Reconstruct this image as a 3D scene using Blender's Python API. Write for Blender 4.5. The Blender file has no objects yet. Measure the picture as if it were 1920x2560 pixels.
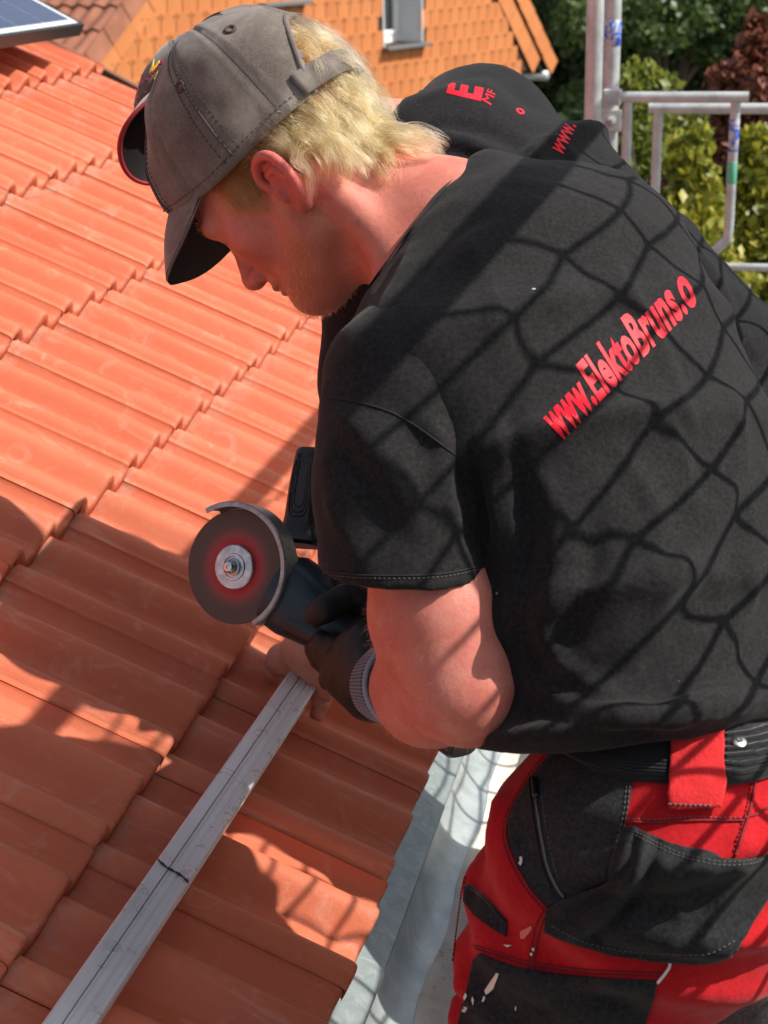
import bpy, bmesh, math, random
import numpy as np
from mathutils import Vector, Matrix
from mathutils.bvhtree import BVHTree
from mathutils.geometry import delaunay_2d_cdt

rng = np.random.default_rng(7)
random.seed(7)
scene = bpy.context.scene
COL = scene.collection

# ------------------------------------------------------------------ camera
FPX = 3846.0                                   # focal length for a 1920 x 2560 frame
CAM = np.array([0.0, 0.0, 7.2])
PITCH, ROLL = math.radians(20.629), math.radians(1.360)
def _cam_axes():
    c, s = math.cos(PITCH), math.sin(PITCH)
    fwd = np.array([0, c, -s]); down = np.array([0, -s, -c]); right = np.array([1.0, 0, 0])
    cr, sr = math.cos(ROLL), math.sin(ROLL)
    return cr * right + sr * down, -sr * right + cr * down, fwd
CR, CD, CF = _cam_axes()
cam_data = bpy.data.cameras.new('camera'); cam = bpy.data.objects.new('camera', cam_data); COL.objects.link(cam)
m = Matrix.Identity(4)
for k in range(3):
    m[k][0] = CR[k]; m[k][1] = -CD[k]; m[k][2] = -CF[k]; m[k][3] = CAM[k]
cam.matrix_world = m
cam_data.sensor_fit = 'VERTICAL'; cam_data.sensor_height = 36.0; cam_data.sensor_width = 27.0
cam_data.lens = FPX / 2560 * 36.0
cam_data.clip_start = 0.05; cam_data.clip_end = 400
cam_data.dof.use_dof = True; cam_data.dof.focus_distance = 1.62; cam_data.dof.aperture_fstop = 11.0
scene.camera = cam

# ------------------------------------------------------------------ sky, sun, exposure
SUN = np.array([0.659, -0.104, 0.745]); SUN /= np.linalg.norm(SUN)     # towards the sun
world = bpy.data.worlds.new('World'); scene.world = world; world.use_nodes = True
wn = world.node_tree.nodes; wl = world.node_tree.links
sky = wn.new('ShaderNodeTexSky'); sky.sky_type = 'NISHITA'; sky.sun_disc = False
sky.sun_elevation = math.asin(SUN[2]); sky.sun_rotation = math.atan2(SUN[0], SUN[1])
sky.dust_density = 2.5
hs_ = wn.new('ShaderNodeHueSaturation'); hs_.inputs['Saturation'].default_value = 0.55                    # a bright, partly clouded sky
wl.new(sky.outputs[0], hs_.inputs['Color']); wl.new(hs_.outputs[0], wn['Background'].inputs['Color']); wn['Background'].inputs['Strength'].default_value = 0.090
sun_data = bpy.data.lights.new('sun', 'SUN'); sun_data.energy = 3.7; sun_data.angle = math.radians(0.5)
sun_data.color = (1.0, 0.95, 0.87)
sun = bpy.data.objects.new('sun', sun_data); COL.objects.link(sun)
sun.rotation_euler = Vector(-SUN).to_track_quat('-Z', 'Y').to_euler(); sun.location = (8, 0, 16)
scene.view_settings.view_transform = 'Standard'; scene.view_settings.look = 'None'
scene.view_settings.gamma = 1.0; scene.view_settings.exposure = 0.76; scene.view_settings.use_curve_mapping = False
scene.render.engine = 'CYCLES'; scene.cycles.max_bounces = 8

# ------------------------------------------------------------------ geometry helpers
DS = 1920 / 1659.0
def ray(px, py):
    return CR * ((px - 960) / FPX) + CD * ((py - 1280) / FPX) + CF
def at(px, py, d):
    return CAM + ray(px, py) * d
def dat(x, y, d):                              # the same in the units of the 1659-wide view
    return at(x * DS, y * DS, d)
def topx(P):
    q = np.asarray(P) - CAM
    z = q @ CF
    return np.stack([(q @ CR) / z * FPX + 960, (q @ CD) / z * FPX + 1280], -1)
def plane_hit(px, py, P0, n):
    r = ray(px, py)
    return CAM + r * (((P0 - CAM) @ n) / (r @ n))
def unit(v):
    v = np.asarray(v, float); return v / np.linalg.norm(v)

def tag(o, label=None, cat=None, group=None, kind=None):
    if label: o['label'] = label
    if cat: o['category'] = cat
    if group: o['group'] = group
    if kind: o['kind'] = kind
    return o
def empty(name, loc=(0, 0, 0), label=None, cat=None, group=None, kind=None):
    o = bpy.data.objects.new(name, None); COL.objects.link(o); o.location = [float(c) for c in loc]; o.empty_display_size = 0.1
    o['_loc'] = [float(c) for c in loc]
    return tag(o, label, cat, group, kind)
def world_loc(o):
    L = np.zeros(3)
    while o is not None:
        L = L + np.array(o.location); o = o.parent
    return L
def link(name, me, mat=None, parent=None, loc=(0, 0, 0)):
    o = bpy.data.objects.new(name, me); COL.objects.link(o)
    if mat is not None and not me.materials: me.materials.append(mat)
    if parent is not None: o.parent = parent
    o.location = [float(c) for c in loc]
    return o
def mesh(name, V, F, smooth=True):
    me = bpy.data.meshes.new(name)
    V = np.asarray(V, np.float32)
    if isinstance(F, np.ndarray):
        k = F.shape[1]
        me.vertices.add(len(V)); me.vertices.foreach_set('co', V.ravel())
        me.loops.add(F.size); me.loops.foreach_set('vertex_index', F.astype(np.int32).ravel())
        me.polygons.add(len(F)); me.polygons.foreach_set('loop_start', np.arange(0, F.size, k, dtype=np.int32))
        me.update(calc_edges=True)
    else:
        me.from_pydata(V.tolist(), [], F); me.update()
    if smooth: me.polygons.foreach_set('use_smooth', np.ones(len(me.polygons), bool))
    return me
def obj(name, V, F, mat, parent=None, smooth=True):
    """one mesh object given in world coordinates; under a parent it is stored relative to it"""
    V = np.asarray(V, float)
    if parent is not None: V = V - world_loc(parent); o = link(name, mesh(name, V, F, smooth), mat, parent)
    else:
        c = V.mean(0); c[2] = V[:, 2].min()
        o = link(name, mesh(name, V - c, F, smooth), mat, None, c)
    return o
class MB:
    """collects simple solids into one mesh"""
    def __init__(s): s.V = []; s.F = []; s.n = 0
    def add(s, V, F):
        V = np.asarray(V, float); s.V.append(V); s.F += [[i + s.n for i in f] for f in F]; s.n += len(V); return s
    def box(s, c, ax, half):
        c = np.asarray(c, float); ax = [np.asarray(a, float) for a in ax]
        V = [c + sx * half[0] * ax[0] + sy * half[1] * ax[1] + sz * half[2] * ax[2] for sx in (-1, 1) for sy in (-1, 1) for sz in (-1, 1)]
        return s.add(V, [(0, 1, 3, 2), (4, 6, 7, 5), (0, 4, 5, 1), (2, 3, 7, 6), (0, 2, 6, 4), (1, 5, 7, 3)])
    def bbox(s, c, ax, half, b):
        """box with chamfered edges"""
        bm = bmesh.new(); bmesh.ops.create_cube(bm, size=2.0)
        for v in bm.verts: v.co = Vector((v.co.x * half[0], v.co.y * half[1], v.co.z * half[2]))
        bmesh.ops.bevel(bm, geom=bm.edges[:], offset=b, segments=2, affect='EDGES', profile=0.5)
        A = np.array(ax, float); V = np.array([v.co[:] for v in bm.verts]) @ A + np.asarray(c, float)
        F = [[v.index for v in f.verts] for f in bm.faces]; bm.free(); return s.add(V, F)
    def tube(s, pts, r, n=12, caps=True, up=None):
        pts = np.asarray(pts, float); r = np.broadcast_to(np.asarray(r, float), (len(pts),))
        T = np.gradient(pts, axis=0); T /= np.linalg.norm(T, axis=1)[:, None] + 1e-12
        u = np.asarray(up, float) if up is not None else np.array([0, 0, 1.0])
        if abs(T[0] @ u) > 0.95: u = np.array([1.0, 0, 0])
        V = []; a = np.linspace(0, 2 * math.pi, n, endpoint=False)
        X = unit(np.cross(T[0], u))
        for p, t, rr in zip(pts, T, r):
            X = unit(X - t * (X @ t)); Y = np.cross(t, X)
            V.append(p + rr * (np.cos(a)[:, None] * X + np.sin(a)[:, None] * Y))
        V = np.concatenate(V); F = []
        for k in range(len(pts) - 1):
            for i in range(n):
                j = (i + 1) % n; F.append((k * n + i, k * n + j, (k + 1) * n + j, (k + 1) * n + i))
        if caps:
            F.append(tuple(range(n - 1, -1, -1))); F.append(tuple((len(pts) - 1) * n + i for i in range(n)))
        return s.add(V, F)
    def lathe(s, c, axis, prof, n=48, closed=False):
        """prof: list of (distance along axis, radius)"""
        axis = unit(axis); u = np.array([0, 0, 1.0]) if abs(axis[2]) < 0.9 else np.array([1.0, 0, 0])
        X = unit(np.cross(axis, u)); Y = np.cross(axis, X); a = np.linspace(0, 2 * math.pi, n, endpoint=False)
        V = np.concatenate([np.asarray(c) + z * axis + r * (np.cos(a)[:, None] * X + np.sin(a)[:, None] * Y) for z, r in prof]); F = []
        for k in range(len(prof) - 1):
            for i in range(n):
                j = (i + 1) % n; F.append((k * n + i, k * n + j, (k + 1) * n + j, (k + 1) * n + i))
        F.append(tuple(range(n - 1, -1, -1))); F.append(tuple((len(prof) - 1) * n + i for i in range(n)))
        return s.add(V, F)
    def obj(s, name, mat, parent=None, smooth=False, angle=None):
        o = obj(name, np.concatenate(s.V), s.F, mat, parent, smooth)
        if angle is not None:
            o.data.polygons.foreach_set('use_smooth', np.ones(len(o.data.polygons), bool)); o.data.set_sharp_from_angle(angle=math.radians(angle))
        return o

def smooth_line(pts, n):
    """Catmull-Rom through pts"""
    P = np.asarray(pts, float); Q = np.vstack([2 * P[0] - P[1], P, 2 * P[-1] - P[-2]]); out = []
    ts = np.linspace(0, len(P) - 1 - 1e-9, n)
    for t in ts:
        k = int(t); f = t - k; a, b, c, d = Q[k:k + 4]
        out.append(0.5 * ((2 * b) + (-a + c) * f + (2 * a - 5 * b + 4 * c - d) * f * f + (-a + 3 * b - 3 * c + d) * f ** 3))
    return np.array(out)

# --- signed distance fields on a grid, meshed by surface nets
class Field:
    def __init__(s, lo, hi, h):
        s.h = h; s.lo = np.asarray(lo, float); n = np.ceil((np.asarray(hi) - s.lo) / h).astype(int) + 1; s.n = n
        s.D = np.full(tuple(n), 1.0, np.float32)
    def _sub(s, pts, pad):
        a = np.maximum(np.floor((np.min(pts, 0) - pad - s.lo) / s.h).astype(int), 0)
        b = np.minimum(np.ceil((np.max(pts, 0) + pad - s.lo) / s.h).astype(int) + 1, s.n)
        a = np.minimum(a, s.n - 1); b = np.maximum(b, a + 1)
        sl = tuple(slice(i, j) for i, j in zip(a, b))
        ax = [(s.lo[k] + s.h * np.arange(a[k], b[k])).astype(np.float32) for k in range(3)]
        return sl, ax
    def blend(s, sl, d, k, op='add'):
        A = s.D[sl]
        if op == 'add':
            hh = np.maximum(k - np.abs(A - d), 0) / k if k > 0 else 0
            s.D[sl] = np.minimum(A, d) - hh * hh * k * 0.25
        else:
            d = -d; hh = np.maximum(k - np.abs(A - d), 0) / k if k > 0 else 0
            s.D[sl] = np.maximum(A, d) + hh * hh * k * 0.25
    def cone(s, a, b, ra, rb, k=0.02, op='add', pad=0.05, ell=None):
        """tapered limb from a to b; ell=(direction, factor) flattens it along that direction"""
        a = np.asarray(a, float); b = np.asarray(b, float)
        sl, ax = s._sub([a - max(ra, rb), b - max(ra, rb), a + max(ra, rb), b + max(ra, rb)], pad + k)
        X, Y, Z = np.meshgrid(*ax, indexing='ij', sparse=True); d = b - a; L2 = d @ d + 1e-12
        px, py, pz = X - np.float32(a[0]), Y - np.float32(a[1]), Z - np.float32(a[2])
        t = np.clip((px * d[0] + py * d[1] + pz * d[2]) / L2, 0, 1).astype(np.float32)
        qx, qy, qz = px - t * d[0], py - t * d[1], pz - t * d[2]
        r2 = qx * qx + qy * qy + qz * qz
        if ell is not None:
            e, f = unit(ell[0]), ell[1]; w = qx * e[0] + qy * e[1] + qz * e[2]; r2 = r2 + w * w * (1 / f ** 2 - 1)
        s.blend(sl, (np.sqrt(r2) - (ra + (rb - ra) * t)).astype(np.float32), k, op); return s
    def ell(s, c, ax3, r, k=0.02, op='add', pad=0.04):
        c = np.asarray(c, float); R = max(r); sl, ax = s._sub([c - R, c + R], pad + k)
        X, Y, Z = np.meshgrid(*ax, indexing='ij', sparse=True); px, py, pz = X - np.float32(c[0]), Y - np.float32(c[1]), Z - np.float32(c[2])
        k0 = 0; k1 = 0
        for e, rr in zip(ax3, r):
            w = px * np.float32(e[0]) + py * np.float32(e[1]) + pz * np.float32(e[2]); k0 = k0 + (w / rr) ** 2; k1 = k1 + (w / rr ** 2) ** 2
        k0 = np.sqrt(k0); d = k0 * (k0 - 1) / np.maximum(np.sqrt(k1), 1e-6)
        s.blend(sl, d.astype(np.float32), k, op); return s
    def loft(s, stations, k=0.03, pad=0.06, pw=2.4):
        """stations: (centre, lateral axis, half width, front-back axis, half depth)"""
        for (c0, l0, a0, f0, b0), (c1, l1, a1, f1, b1) in zip(stations[:-1], stations[1:]):
            c0 = np.asarray(c0, float); c1 = np.asarray(c1, float); R = max(a0, a1, b0, b1); d = c1 - c0; L2 = d @ d
            sl, ax = s._sub([c0 - R, c1 - R, c0 + R, c1 + R], pad)
            X, Y, Z = np.meshgrid(*ax, indexing='ij', sparse=True); px, py, pz = X - np.float32(c0[0]), Y - np.float32(c0[1]), Z - np.float32(c0[2])
            t = np.clip((px * d[0] + py * d[1] + pz * d[2]) / L2, 0, 1).astype(np.float32)
            qx, qy, qz = px - t * d[0], py - t * d[1], pz - t * d[2]
            u = qx * (l0[0] + t * (l1[0] - l0[0])) + qy * (l0[1] + t * (l1[1] - l0[1])) + qz * (l0[2] + t * (l1[2] - l0[2]))
            v = qx * (f0[0] + t * (f1[0] - f0[0])) + qy * (f0[1] + t * (f1[1] - f0[1])) + qz * (f0[2] + t * (f1[2] - f0[2]))
            a = a0 + t * (a1 - a0); b = b0 + t * (b1 - b0)
            g = (np.abs(u / a) ** pw + np.abs(v / b) ** pw) ** (1 / pw)
            w2 = np.maximum(qx * qx + qy * qy + qz * qz - u * u - v * v, 0)          # beyond the ends
            dd = (g - 1) * np.minimum(a, b); dd = np.where(w2 > 1e-8, np.sqrt(np.maximum(dd, 0) ** 2 + w2) + np.minimum(dd, 0), dd)
            s.blend(sl, dd.astype(np.float32), k)
        return s
    def cut(s, P, n, k=0.0):
        """removes what lies on the n side of the plane"""
        ax = [(s.lo[i] + s.h * np.arange(s.n[i])).astype(np.float32) for i in range(3)]
        X, Y, Z = np.meshgrid(*ax, indexing='ij', sparse=True); n = unit(n)
        d = (X - P[0]) * n[0] + (Y - P[1]) * n[1] + (Z - P[2]) * n[2]
        s.D = np.maximum(s.D, d.astype(np.float32)); return s
    def mesh(s, smooth=2):
        D = s.D; nx, ny, nz = D.shape
        for ax_ in range(3):                                              # closed at the limits of the grid
            for e_ in (0, -1):
                sl_ = [slice(None)] * 3; sl_[ax_] = e_; D[tuple(sl_)] = np.maximum(D[tuple(sl_)], s.h * 0.5)
        for _ in range(12):                                               # no pinched cells
            ins = D < 0; bad = 0
            for b_, c_ in ((0, 1), (1, 2), (0, 2)):
                def g_(i, j):
                    q_ = [slice(0, n_) for n_ in D.shape]; q_[b_] = slice(i, D.shape[b_] - 1 + i); q_[c_] = slice(j, D.shape[c_] - 1 + j); return tuple(q_)
                m_ = (ins[g_(0, 0)] == ins[g_(1, 1)]) & (ins[g_(0, 1)] == ins[g_(1, 0)]) & (ins[g_(0, 0)] != ins[g_(0, 1)])
                if m_.any():
                    bad += 1
                    for i in (0, 1):
                        for j in (0, 1): v_ = D[g_(i, j)]; v_[m_] = np.minimum(v_[m_], -s.h * 0.02)
            if not bad: break
        ins = D < 0
        corner = [(i, j, k) for i in (0, 1) for j in (0, 1) for k in (0, 1)]
        cnt = np.zeros((nx - 1, ny - 1, nz - 1), np.int8)
        for i, j, k in corner: cnt += ins[i:nx - 1 + i, j:ny - 1 + j, k:nz - 1 + k]
        act = (cnt > 0) & (cnt < 8); idx = np.argwhere(act); vid = np.full(act.shape, -1, np.int64); vid[act] = np.arange(len(idx))
        acc = np.zeros((len(idx), 3)); w = np.zeros(len(idx))
        vals = {c: D[idx[:, 0] + c[0], idx[:, 1] + c[1], idx[:, 2] + c[2]].astype(float) for c in corner}
        for c in corner:
            for axis in range(3):
                if c[axis] == 0:
                    e = list(c); e[axis] = 1; a, b = vals[c], vals[tuple(e)]; mm = (a < 0) != (b < 0)
                    t = np.where(mm, a / np.where(mm, a - b, 1), 0); p = np.tile(np.array(c, float), (len(idx), 1)); p[:, axis] = t
                    acc[mm] += p[mm]; w[mm] += 1
        V = s.lo + (idx + acc / w[:, None]) * s.h
        F = []
        for axis in range(3):
            b, c = [(1, 2), (2, 0), (0, 1)][axis]
            A = [slice(0, n) for n in D.shape]; B = list(A); A[axis] = slice(0, D.shape[axis] - 1); B[axis] = slice(1, None)
            x = ins[tuple(A)] != ins[tuple(B)]; e = np.argwhere(x)
            e = e[(e[:, b] > 0) & (e[:, c] > 0) & (e[:, b] < D.shape[b] - 1) & (e[:, c] < D.shape[c] - 1)]
            def g(db, dc):
                q = e.copy(); q[:, b] -= db; q[:, c] -= dc; return vid[q[:, 0], q[:, 1], q[:, 2]]
            f = np.stack([g(1, 1), g(0, 1), g(0, 0), g(1, 0)], 1)
            flip = ~ins[tuple(A)][e[:, 0], e[:, 1], e[:, 2]]; f[flip] = f[flip][:, ::-1]; F.append(f)
        F = np.concatenate(F); F = F[(F >= 0).all(1)]
        return relax(V, F, smooth), F
def relax(V, F, it, lam=0.5, lock=None):
    E = np.concatenate([F[:, [i, (i + 1) % F.shape[1]]] for i in range(F.shape[1])]); n = len(V)
    cnt = np.bincount(E[:, 0], minlength=n) + np.bincount(E[:, 1], minlength=n); cnt = np.maximum(cnt, 1)
    for _ in range(it):
        S = np.stack([np.bincount(E[:, 0], V[E[:, 1], k], n) + np.bincount(E[:, 1], V[E[:, 0], k], n) for k in range(3)], 1) / cnt[:, None]
        W = V + lam * (S - V); V = W if lock is None else np.where(lock[:, None], V, W)
    return V
def vnormals(V, F):
    P = V[F]; n = np.cross(P[:, 2] - P[:, 0], P[:, -1] - P[:, 1]); N = np.zeros_like(V)
    for i in range(F.shape[1]):
        for k in range(3): N[:, k] += np.bincount(F[:, i], n[:, k], len(V))
    return N / (np.linalg.norm(N, axis=1)[:, None] + 1e-12)
def vnoise(P, scale, seed=0):
    """smooth value noise, -1..1"""
    q = np.asarray(P) * scale + seed * 17.31; i = np.floor(q).astype(np.int64); f = q - i; f = f * f * (3 - 2 * f); r = 0
    for c in ((0, 0, 0), (1, 0, 0), (0, 1, 0), (1, 1, 0), (0, 0, 1), (1, 0, 1), (0, 1, 1), (1, 1, 1)):
        j = i + np.array(c); hsh = (j[:, 0] * 374761393 + j[:, 1] * 668265263 + j[:, 2] * 2147483647 + seed * 974711) & 0xffffffff
        hsh = ((hsh ^ (hsh >> 13)) * 1274126177) & 0xffffffff; hsh = (hsh ^ (hsh >> 16)) & 0xffff
        w = np.prod([f[:, k] if c[k] else 1 - f[:, k] for k in range(3)], 0); r = r + w * (hsh / 32767.5 - 1)
    return r
def bvh(V, F):
    return BVHTree.FromPolygons([tuple(v) for v in V.tolist()], [tuple(f) for f in (F.tolist() if isinstance(F, np.ndarray) else F)])
CAMV = Vector(CAM)
def cast(tree, px, py):
    """where the sight line through a picture point meets a surface: (point, normal)"""
    d = Vector(unit(ray(px, py))); p, n, i, t = tree.ray_cast(CAMV, d)
    if p is None: return None, None
    n = np.array(n); n = n if n @ np.array(d) < 0 else -n
    return np.array(p), n
def cast_line(tree, pts, n=24, off=0.0, disp=True):
    q = smooth_line([(x * DS, y * DS) if disp else (x, y) for x, y in pts], n); out = []
    for x, y in q:
        p, nn = cast(tree, x, y)
        if p is not None: out.append(p + nn * off)
    return np.array(out)
def folds(V, F, tree, lines, disp=True):
    """cloth folds: each line is (points, width, height); ridges are positive"""
    N = vnormals(V, F); H = np.zeros(len(V))
    for pts, wd, ht in lines:
        L = cast_line(tree, pts, 40, 0, disp)
        if len(L) < 2: continue
        m = ((V > L.min(0) - 3 * wd) & (V < L.max(0) + 3 * wd)).all(1); P = V[m]; best = np.full(len(P), 9.0); tt = np.zeros(len(P))
        for k in range(len(L) - 1):
            a, d = L[k], L[k + 1] - L[k]
            if d @ d > 0.05 ** 2: continue
            t = np.clip(((P - a) @ d) / (d @ d + 1e-12), 0, 1); dd = np.linalg.norm(P - a - t[:, None] * d, axis=1)
            u = dd < best; best[u] = dd[u]; tt[u] = (k + t[u]) / (len(L) - 1)
        H[m] += ht * np.exp(-(best / wd) ** 2) * np.clip(np.sin(np.pi * np.clip(tt * 0.9 + 0.05, 0, 1)) * 1.6, 0, 1)
    return V + N * H[:, None]
def patch(tree, poly, off, thick, step=9.0, disp=True, smooth_n=None, hole=None):
    """a cloth panel cut to an outline and laid on a surface; returns V, F of a thin solid"""
    P = np.array(poly, float) * (DS if disp else 1)
    if smooth_n: P = smooth_line(np.vstack([P, P[:1]]), smooth_n)[:-1]
    bd = []
    for a, b in zip(P, np.roll(P, -1, 0)):
        n = max(1, int(np.linalg.norm(b - a) / step)); bd += [a + (b - a) * i / n for i in range(n)]
    bd = np.array(bd); nb = len(bd)
    gx, gy = np.meshgrid(np.arange(bd[:, 0].min(), bd[:, 0].max(), step), np.arange(bd[:, 1].min(), bd[:, 1].max(), step))
    G = np.stack([gx.ravel(), gy.ravel()], 1); ins = inside(G, bd)
    dmin = np.min(np.linalg.norm(G[:, None] - bd[None], axis=2), 1) if len(G) * nb < 4e7 else np.full(len(G), 9)
    G = G[ins & (dmin > step * 0.5)]
    allp = np.vstack([bd, G]); vs, es, fs, *_ = delaunay_2d_cdt([Vector(p) for p in allp], [(i, (i + 1) % nb) for i in range(nb)], [], 1, 1e-4)
    vs = np.array([v[:] for v in vs]); V = []; N = []; ok = []
    for x, y in vs:
        p, n = cast(tree, x, y); ok.append(p is not None); V.append(p if p is not None else CAM); N.append(n if n is not None else CAM * 0)
    V = np.array(V); N = np.array(N); ok = np.array(ok)
    F = [f for f in fs if all(ok[i] for i in f)]
    F = [f for f in F if max(np.linalg.norm(V[f[a]] - V[f[a - 1]]) for a in range(3)) < 0.06]
    if not F: return None, None
    T = np.array(F); nn = np.cross(V[T[:, 1]] - V[T[:, 0]], V[T[:, 2]] - V[T[:, 0]]); fl = (nn * (V[T[:, 0]] - CAM)).sum(1) > 0; T[fl] = T[fl][:, ::-1]
    N = vnormals(V, T)
    top = V + N * (off + thick); bot = V + N * off; n = len(V)
    ed = {}
    for f in T.tolist():
        for a, b in ((f[0], f[1]), (f[1], f[2]), (f[2], f[0])):
            if (b, a) in ed: del ed[(b, a)]
            else: ed[(a, b)] = 1
    FF = T.tolist() + [[b, a, a + n] for a, b in ed] + [[b, a + n, b + n] for a, b in ed]
    return np.vstack([top, bot]), FF
def inside(G, poly):
    x, y = G[:, 0], G[:, 1]; r = np.zeros(len(G), bool)
    for (x0, y0), (x1, y1) in zip(poly, np.roll(poly, -1, 0)):
        c = (y0 > y) != (y1 > y)
        r ^= c & (x < (x1 - x0) * (y - y0) / (y1 - y0 if y1 != y0 else 1e-9) + x0)
    return r

# ------------------------------------------------------------------ materials
def mat(name, color, rough=0.6, metal=0.0, spec=0.5, sheen=0.0, sss=0.0, coat=0.0):
    m = bpy.data.materials.new(name); m.use_nodes = True; b = m.node_tree.nodes['Principled BSDF']
    b.inputs['Base Color'].default_value = (*color, 1); b.inputs['Roughness'].default_value = rough; b.inputs['Metallic'].default_value = metal
    b.inputs['Specular IOR Level'].default_value = spec
    if sheen: b.inputs['Sheen Weight'].default_value = sheen; b.inputs['Sheen Roughness'].default_value = 0.45
    if sss: b.inputs['Subsurface Weight'].default_value = sss; b.inputs['Subsurface Radius'].default_value = (1.0, 0.25, 0.12); b.inputs['Subsurface Scale'].default_value = 0.006
    if coat: b.inputs['Coat Weight'].default_value = coat; b.inputs['Coat Roughness'].default_value = 0.2
    return m
def N(m, t, **kw):
    n = m.node_tree.nodes.new(t)
    for k, v in kw.items():
        if k in ('op', 'operation'): n.operation = v
        elif hasattr(n, k): setattr(n, k, v)
    return n
def lk(m, a, b): m.node_tree.links.new(a, b)
def bsdf(m): return m.node_tree.nodes['Principled BSDF']
def coords(m, scale=(1, 1, 1), kind='Object', rot=(0, 0, 0)):
    tc = N(m, 'ShaderNodeTexCoord'); mp = N(m, 'ShaderNodeMapping'); mp.inputs['Scale'].default_value = scale; mp.inputs['Rotation'].default_value = rot
    lk(m, tc.outputs[kind], mp.inputs['Vector']); return mp.outputs['Vector']
def noise(m, vec, scale, detail=4, rough=0.55, dist=0.0):
    n = N(m, 'ShaderNodeTexNoise'); n.inputs['Scale'].default_value = scale; n.inputs['Detail'].default_value = detail
    n.inputs['Roughness'].default_value = rough; n.inputs['Distortion'].default_value = dist
    if vec is not None: lk(m, vec, n.inputs['Vector'])
    return n.outputs['Fac']
def ramp(m, fac, stops):
    r = N(m, 'ShaderNodeValToRGB'); e = r.color_ramp.elements
    while len(e) < len(stops): e.new(0.5)
    for q, (p, c) in zip(e, stops):
        q.position = p; q.color = (*c, 1) if len(c) == 3 else c
    lk(m, fac, r.inputs['Fac']); return r.outputs['Color']
def mix(m, fac, a, b, blend='MIX'):
    n = N(m, 'ShaderNodeMix'); n.data_type = 'RGBA'; n.blend_type = blend
    for s, v in ((0, fac), (6, a), (7, b)):
        if hasattr(v, 'is_linked'): lk(m, v, n.inputs[s])
        elif s == 0: n.inputs[0].default_value = v
        else: n.inputs[s].default_value = (*v, 1)
    return n.outputs[2]
def bump(m, h, strength=0.3, dist=0.001, prev=None):
    b = N(m, 'ShaderNodeBump'); b.inputs['Strength'].default_value = strength; b.inputs['Distance'].default_value = dist
    lk(m, h, b.inputs['Height'])
    if prev is not None: lk(m, prev, b.inputs['Normal'])
    lk(m, b.outputs[0], bsdf(m).inputs['Normal']); return b.outputs[0]
def base(m, c): lk(m, c, bsdf(m).inputs['Base Color'])
BW = lambda a: (a, a, a)
# ================================================================== materials of the setting
def geo_pos(m, scale):
    g = N(m, 'ShaderNodeNewGeometry'); mp = N(m, 'ShaderNodeMapping'); mp.inputs['Scale'].default_value = (scale,) * 3
    lk(m, g.outputs['Position'], mp.inputs['Vector']); return mp.outputs['Vector']
def obj_random(m):
    return N(m, 'ShaderNodeObjectInfo').outputs['Random']

M_TILE = mat('clay_tile', (0.5, 0.13, 0.06), 0.55, spec=0.3)
v = geo_pos(M_TILE, 1)
c1 = ramp(M_TILE, noise(M_TILE, v, 9, 5, 0.6), [(0.3, (0.49, 0.116, 0.054)), (0.7, (0.58, 0.157, 0.078))])
c1 = mix(M_TILE, 0.5, c1, ramp(M_TILE, obj_random(M_TILE), [(0, (0.48, 0.110, 0.050)), (1, (0.63, 0.180, 0.094))]))
chalk = ramp(M_TILE, noise(M_TILE, v, 16, 6, 0.68, 1.2), [(0.56, BW(0)), (0.74, BW(0.42))])
c1 = mix(M_TILE, chalk, c1, (0.62, 0.36, 0.27))
speck = ramp(M_TILE, noise(M_TILE, v, 620, 2), [(0.66, BW(0)), (0.73, BW(0.5))])
c1 = mix(M_TILE, speck, c1, (0.16, 0.06, 0.04))
oc = coords(M_TILE, (1, 1, 1), 'Object'); sxy = N(M_TILE, 'ShaderNodeSeparateXYZ'); lk(M_TILE, oc, sxy.inputs[0])
lap = N(M_TILE, 'ShaderNodeMapRange'); lk(M_TILE, sxy.outputs['Y'], lap.inputs[0]); lap.inputs[1].default_value = 0.285; lap.inputs[2].default_value = 0.335      # dust caught under the next course
dm = N(M_TILE, 'ShaderNodeMath', op='MULTIPLY'); lk(M_TILE, lap.outputs[0], dm.inputs[0]); lk(M_TILE, ramp(M_TILE, noise(M_TILE, v, 55, 5, 0.7), [(0.42, BW(0)), (0.62, BW(0.75))]), dm.inputs[1])
c1 = mix(M_TILE, dm.outputs[0], c1, (0.40, 0.27, 0.20))
nose_ = N(M_TILE, 'ShaderNodeMapRange'); lk(M_TILE, sxy.outputs['Y'], nose_.inputs[0]); nose_.inputs[1].default_value = 0.010; nose_.inputs[2].default_value = 0.0
dm2 = N(M_TILE, 'ShaderNodeMath', op='MULTIPLY'); lk(M_TILE, nose_.outputs[0], dm2.inputs[0]); lk(M_TILE, ramp(M_TILE, noise(M_TILE, v, 120, 5, 0.7), [(0.45, BW(0)), (0.62, BW(0.7))]), dm2.inputs[1])
c1 = mix(M_TILE, dm2.outputs[0], c1, (0.20, 0.10, 0.065))
mp2 = N(M_TILE, 'ShaderNodeMapping'); mp2.inputs['Scale'].default_value = (46, 5, 46); lk(M_TILE, oc, mp2.inputs['Vector']); rnd3 = N(M_TILE, 'ShaderNodeVectorMath'); rnd3.operation = 'ADD'; lk(M_TILE, mp2.outputs[0], rnd3.inputs[0])
rs_ = N(M_TILE, 'ShaderNodeMath', op='MULTIPLY'); lk(M_TILE, obj_random(M_TILE), rs_.inputs[0]); rs_.inputs[1].default_value = 300; lk(M_TILE, rs_.outputs[0], rnd3.inputs[1])
c1 = mix(M_TILE, ramp(M_TILE, noise(M_TILE, rnd3.outputs[0], 1.0, 4, 0.65, 0.6), [(0.58, BW(0)), (0.72, BW(0.32))]), c1, (0.66, 0.38, 0.28))
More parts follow.
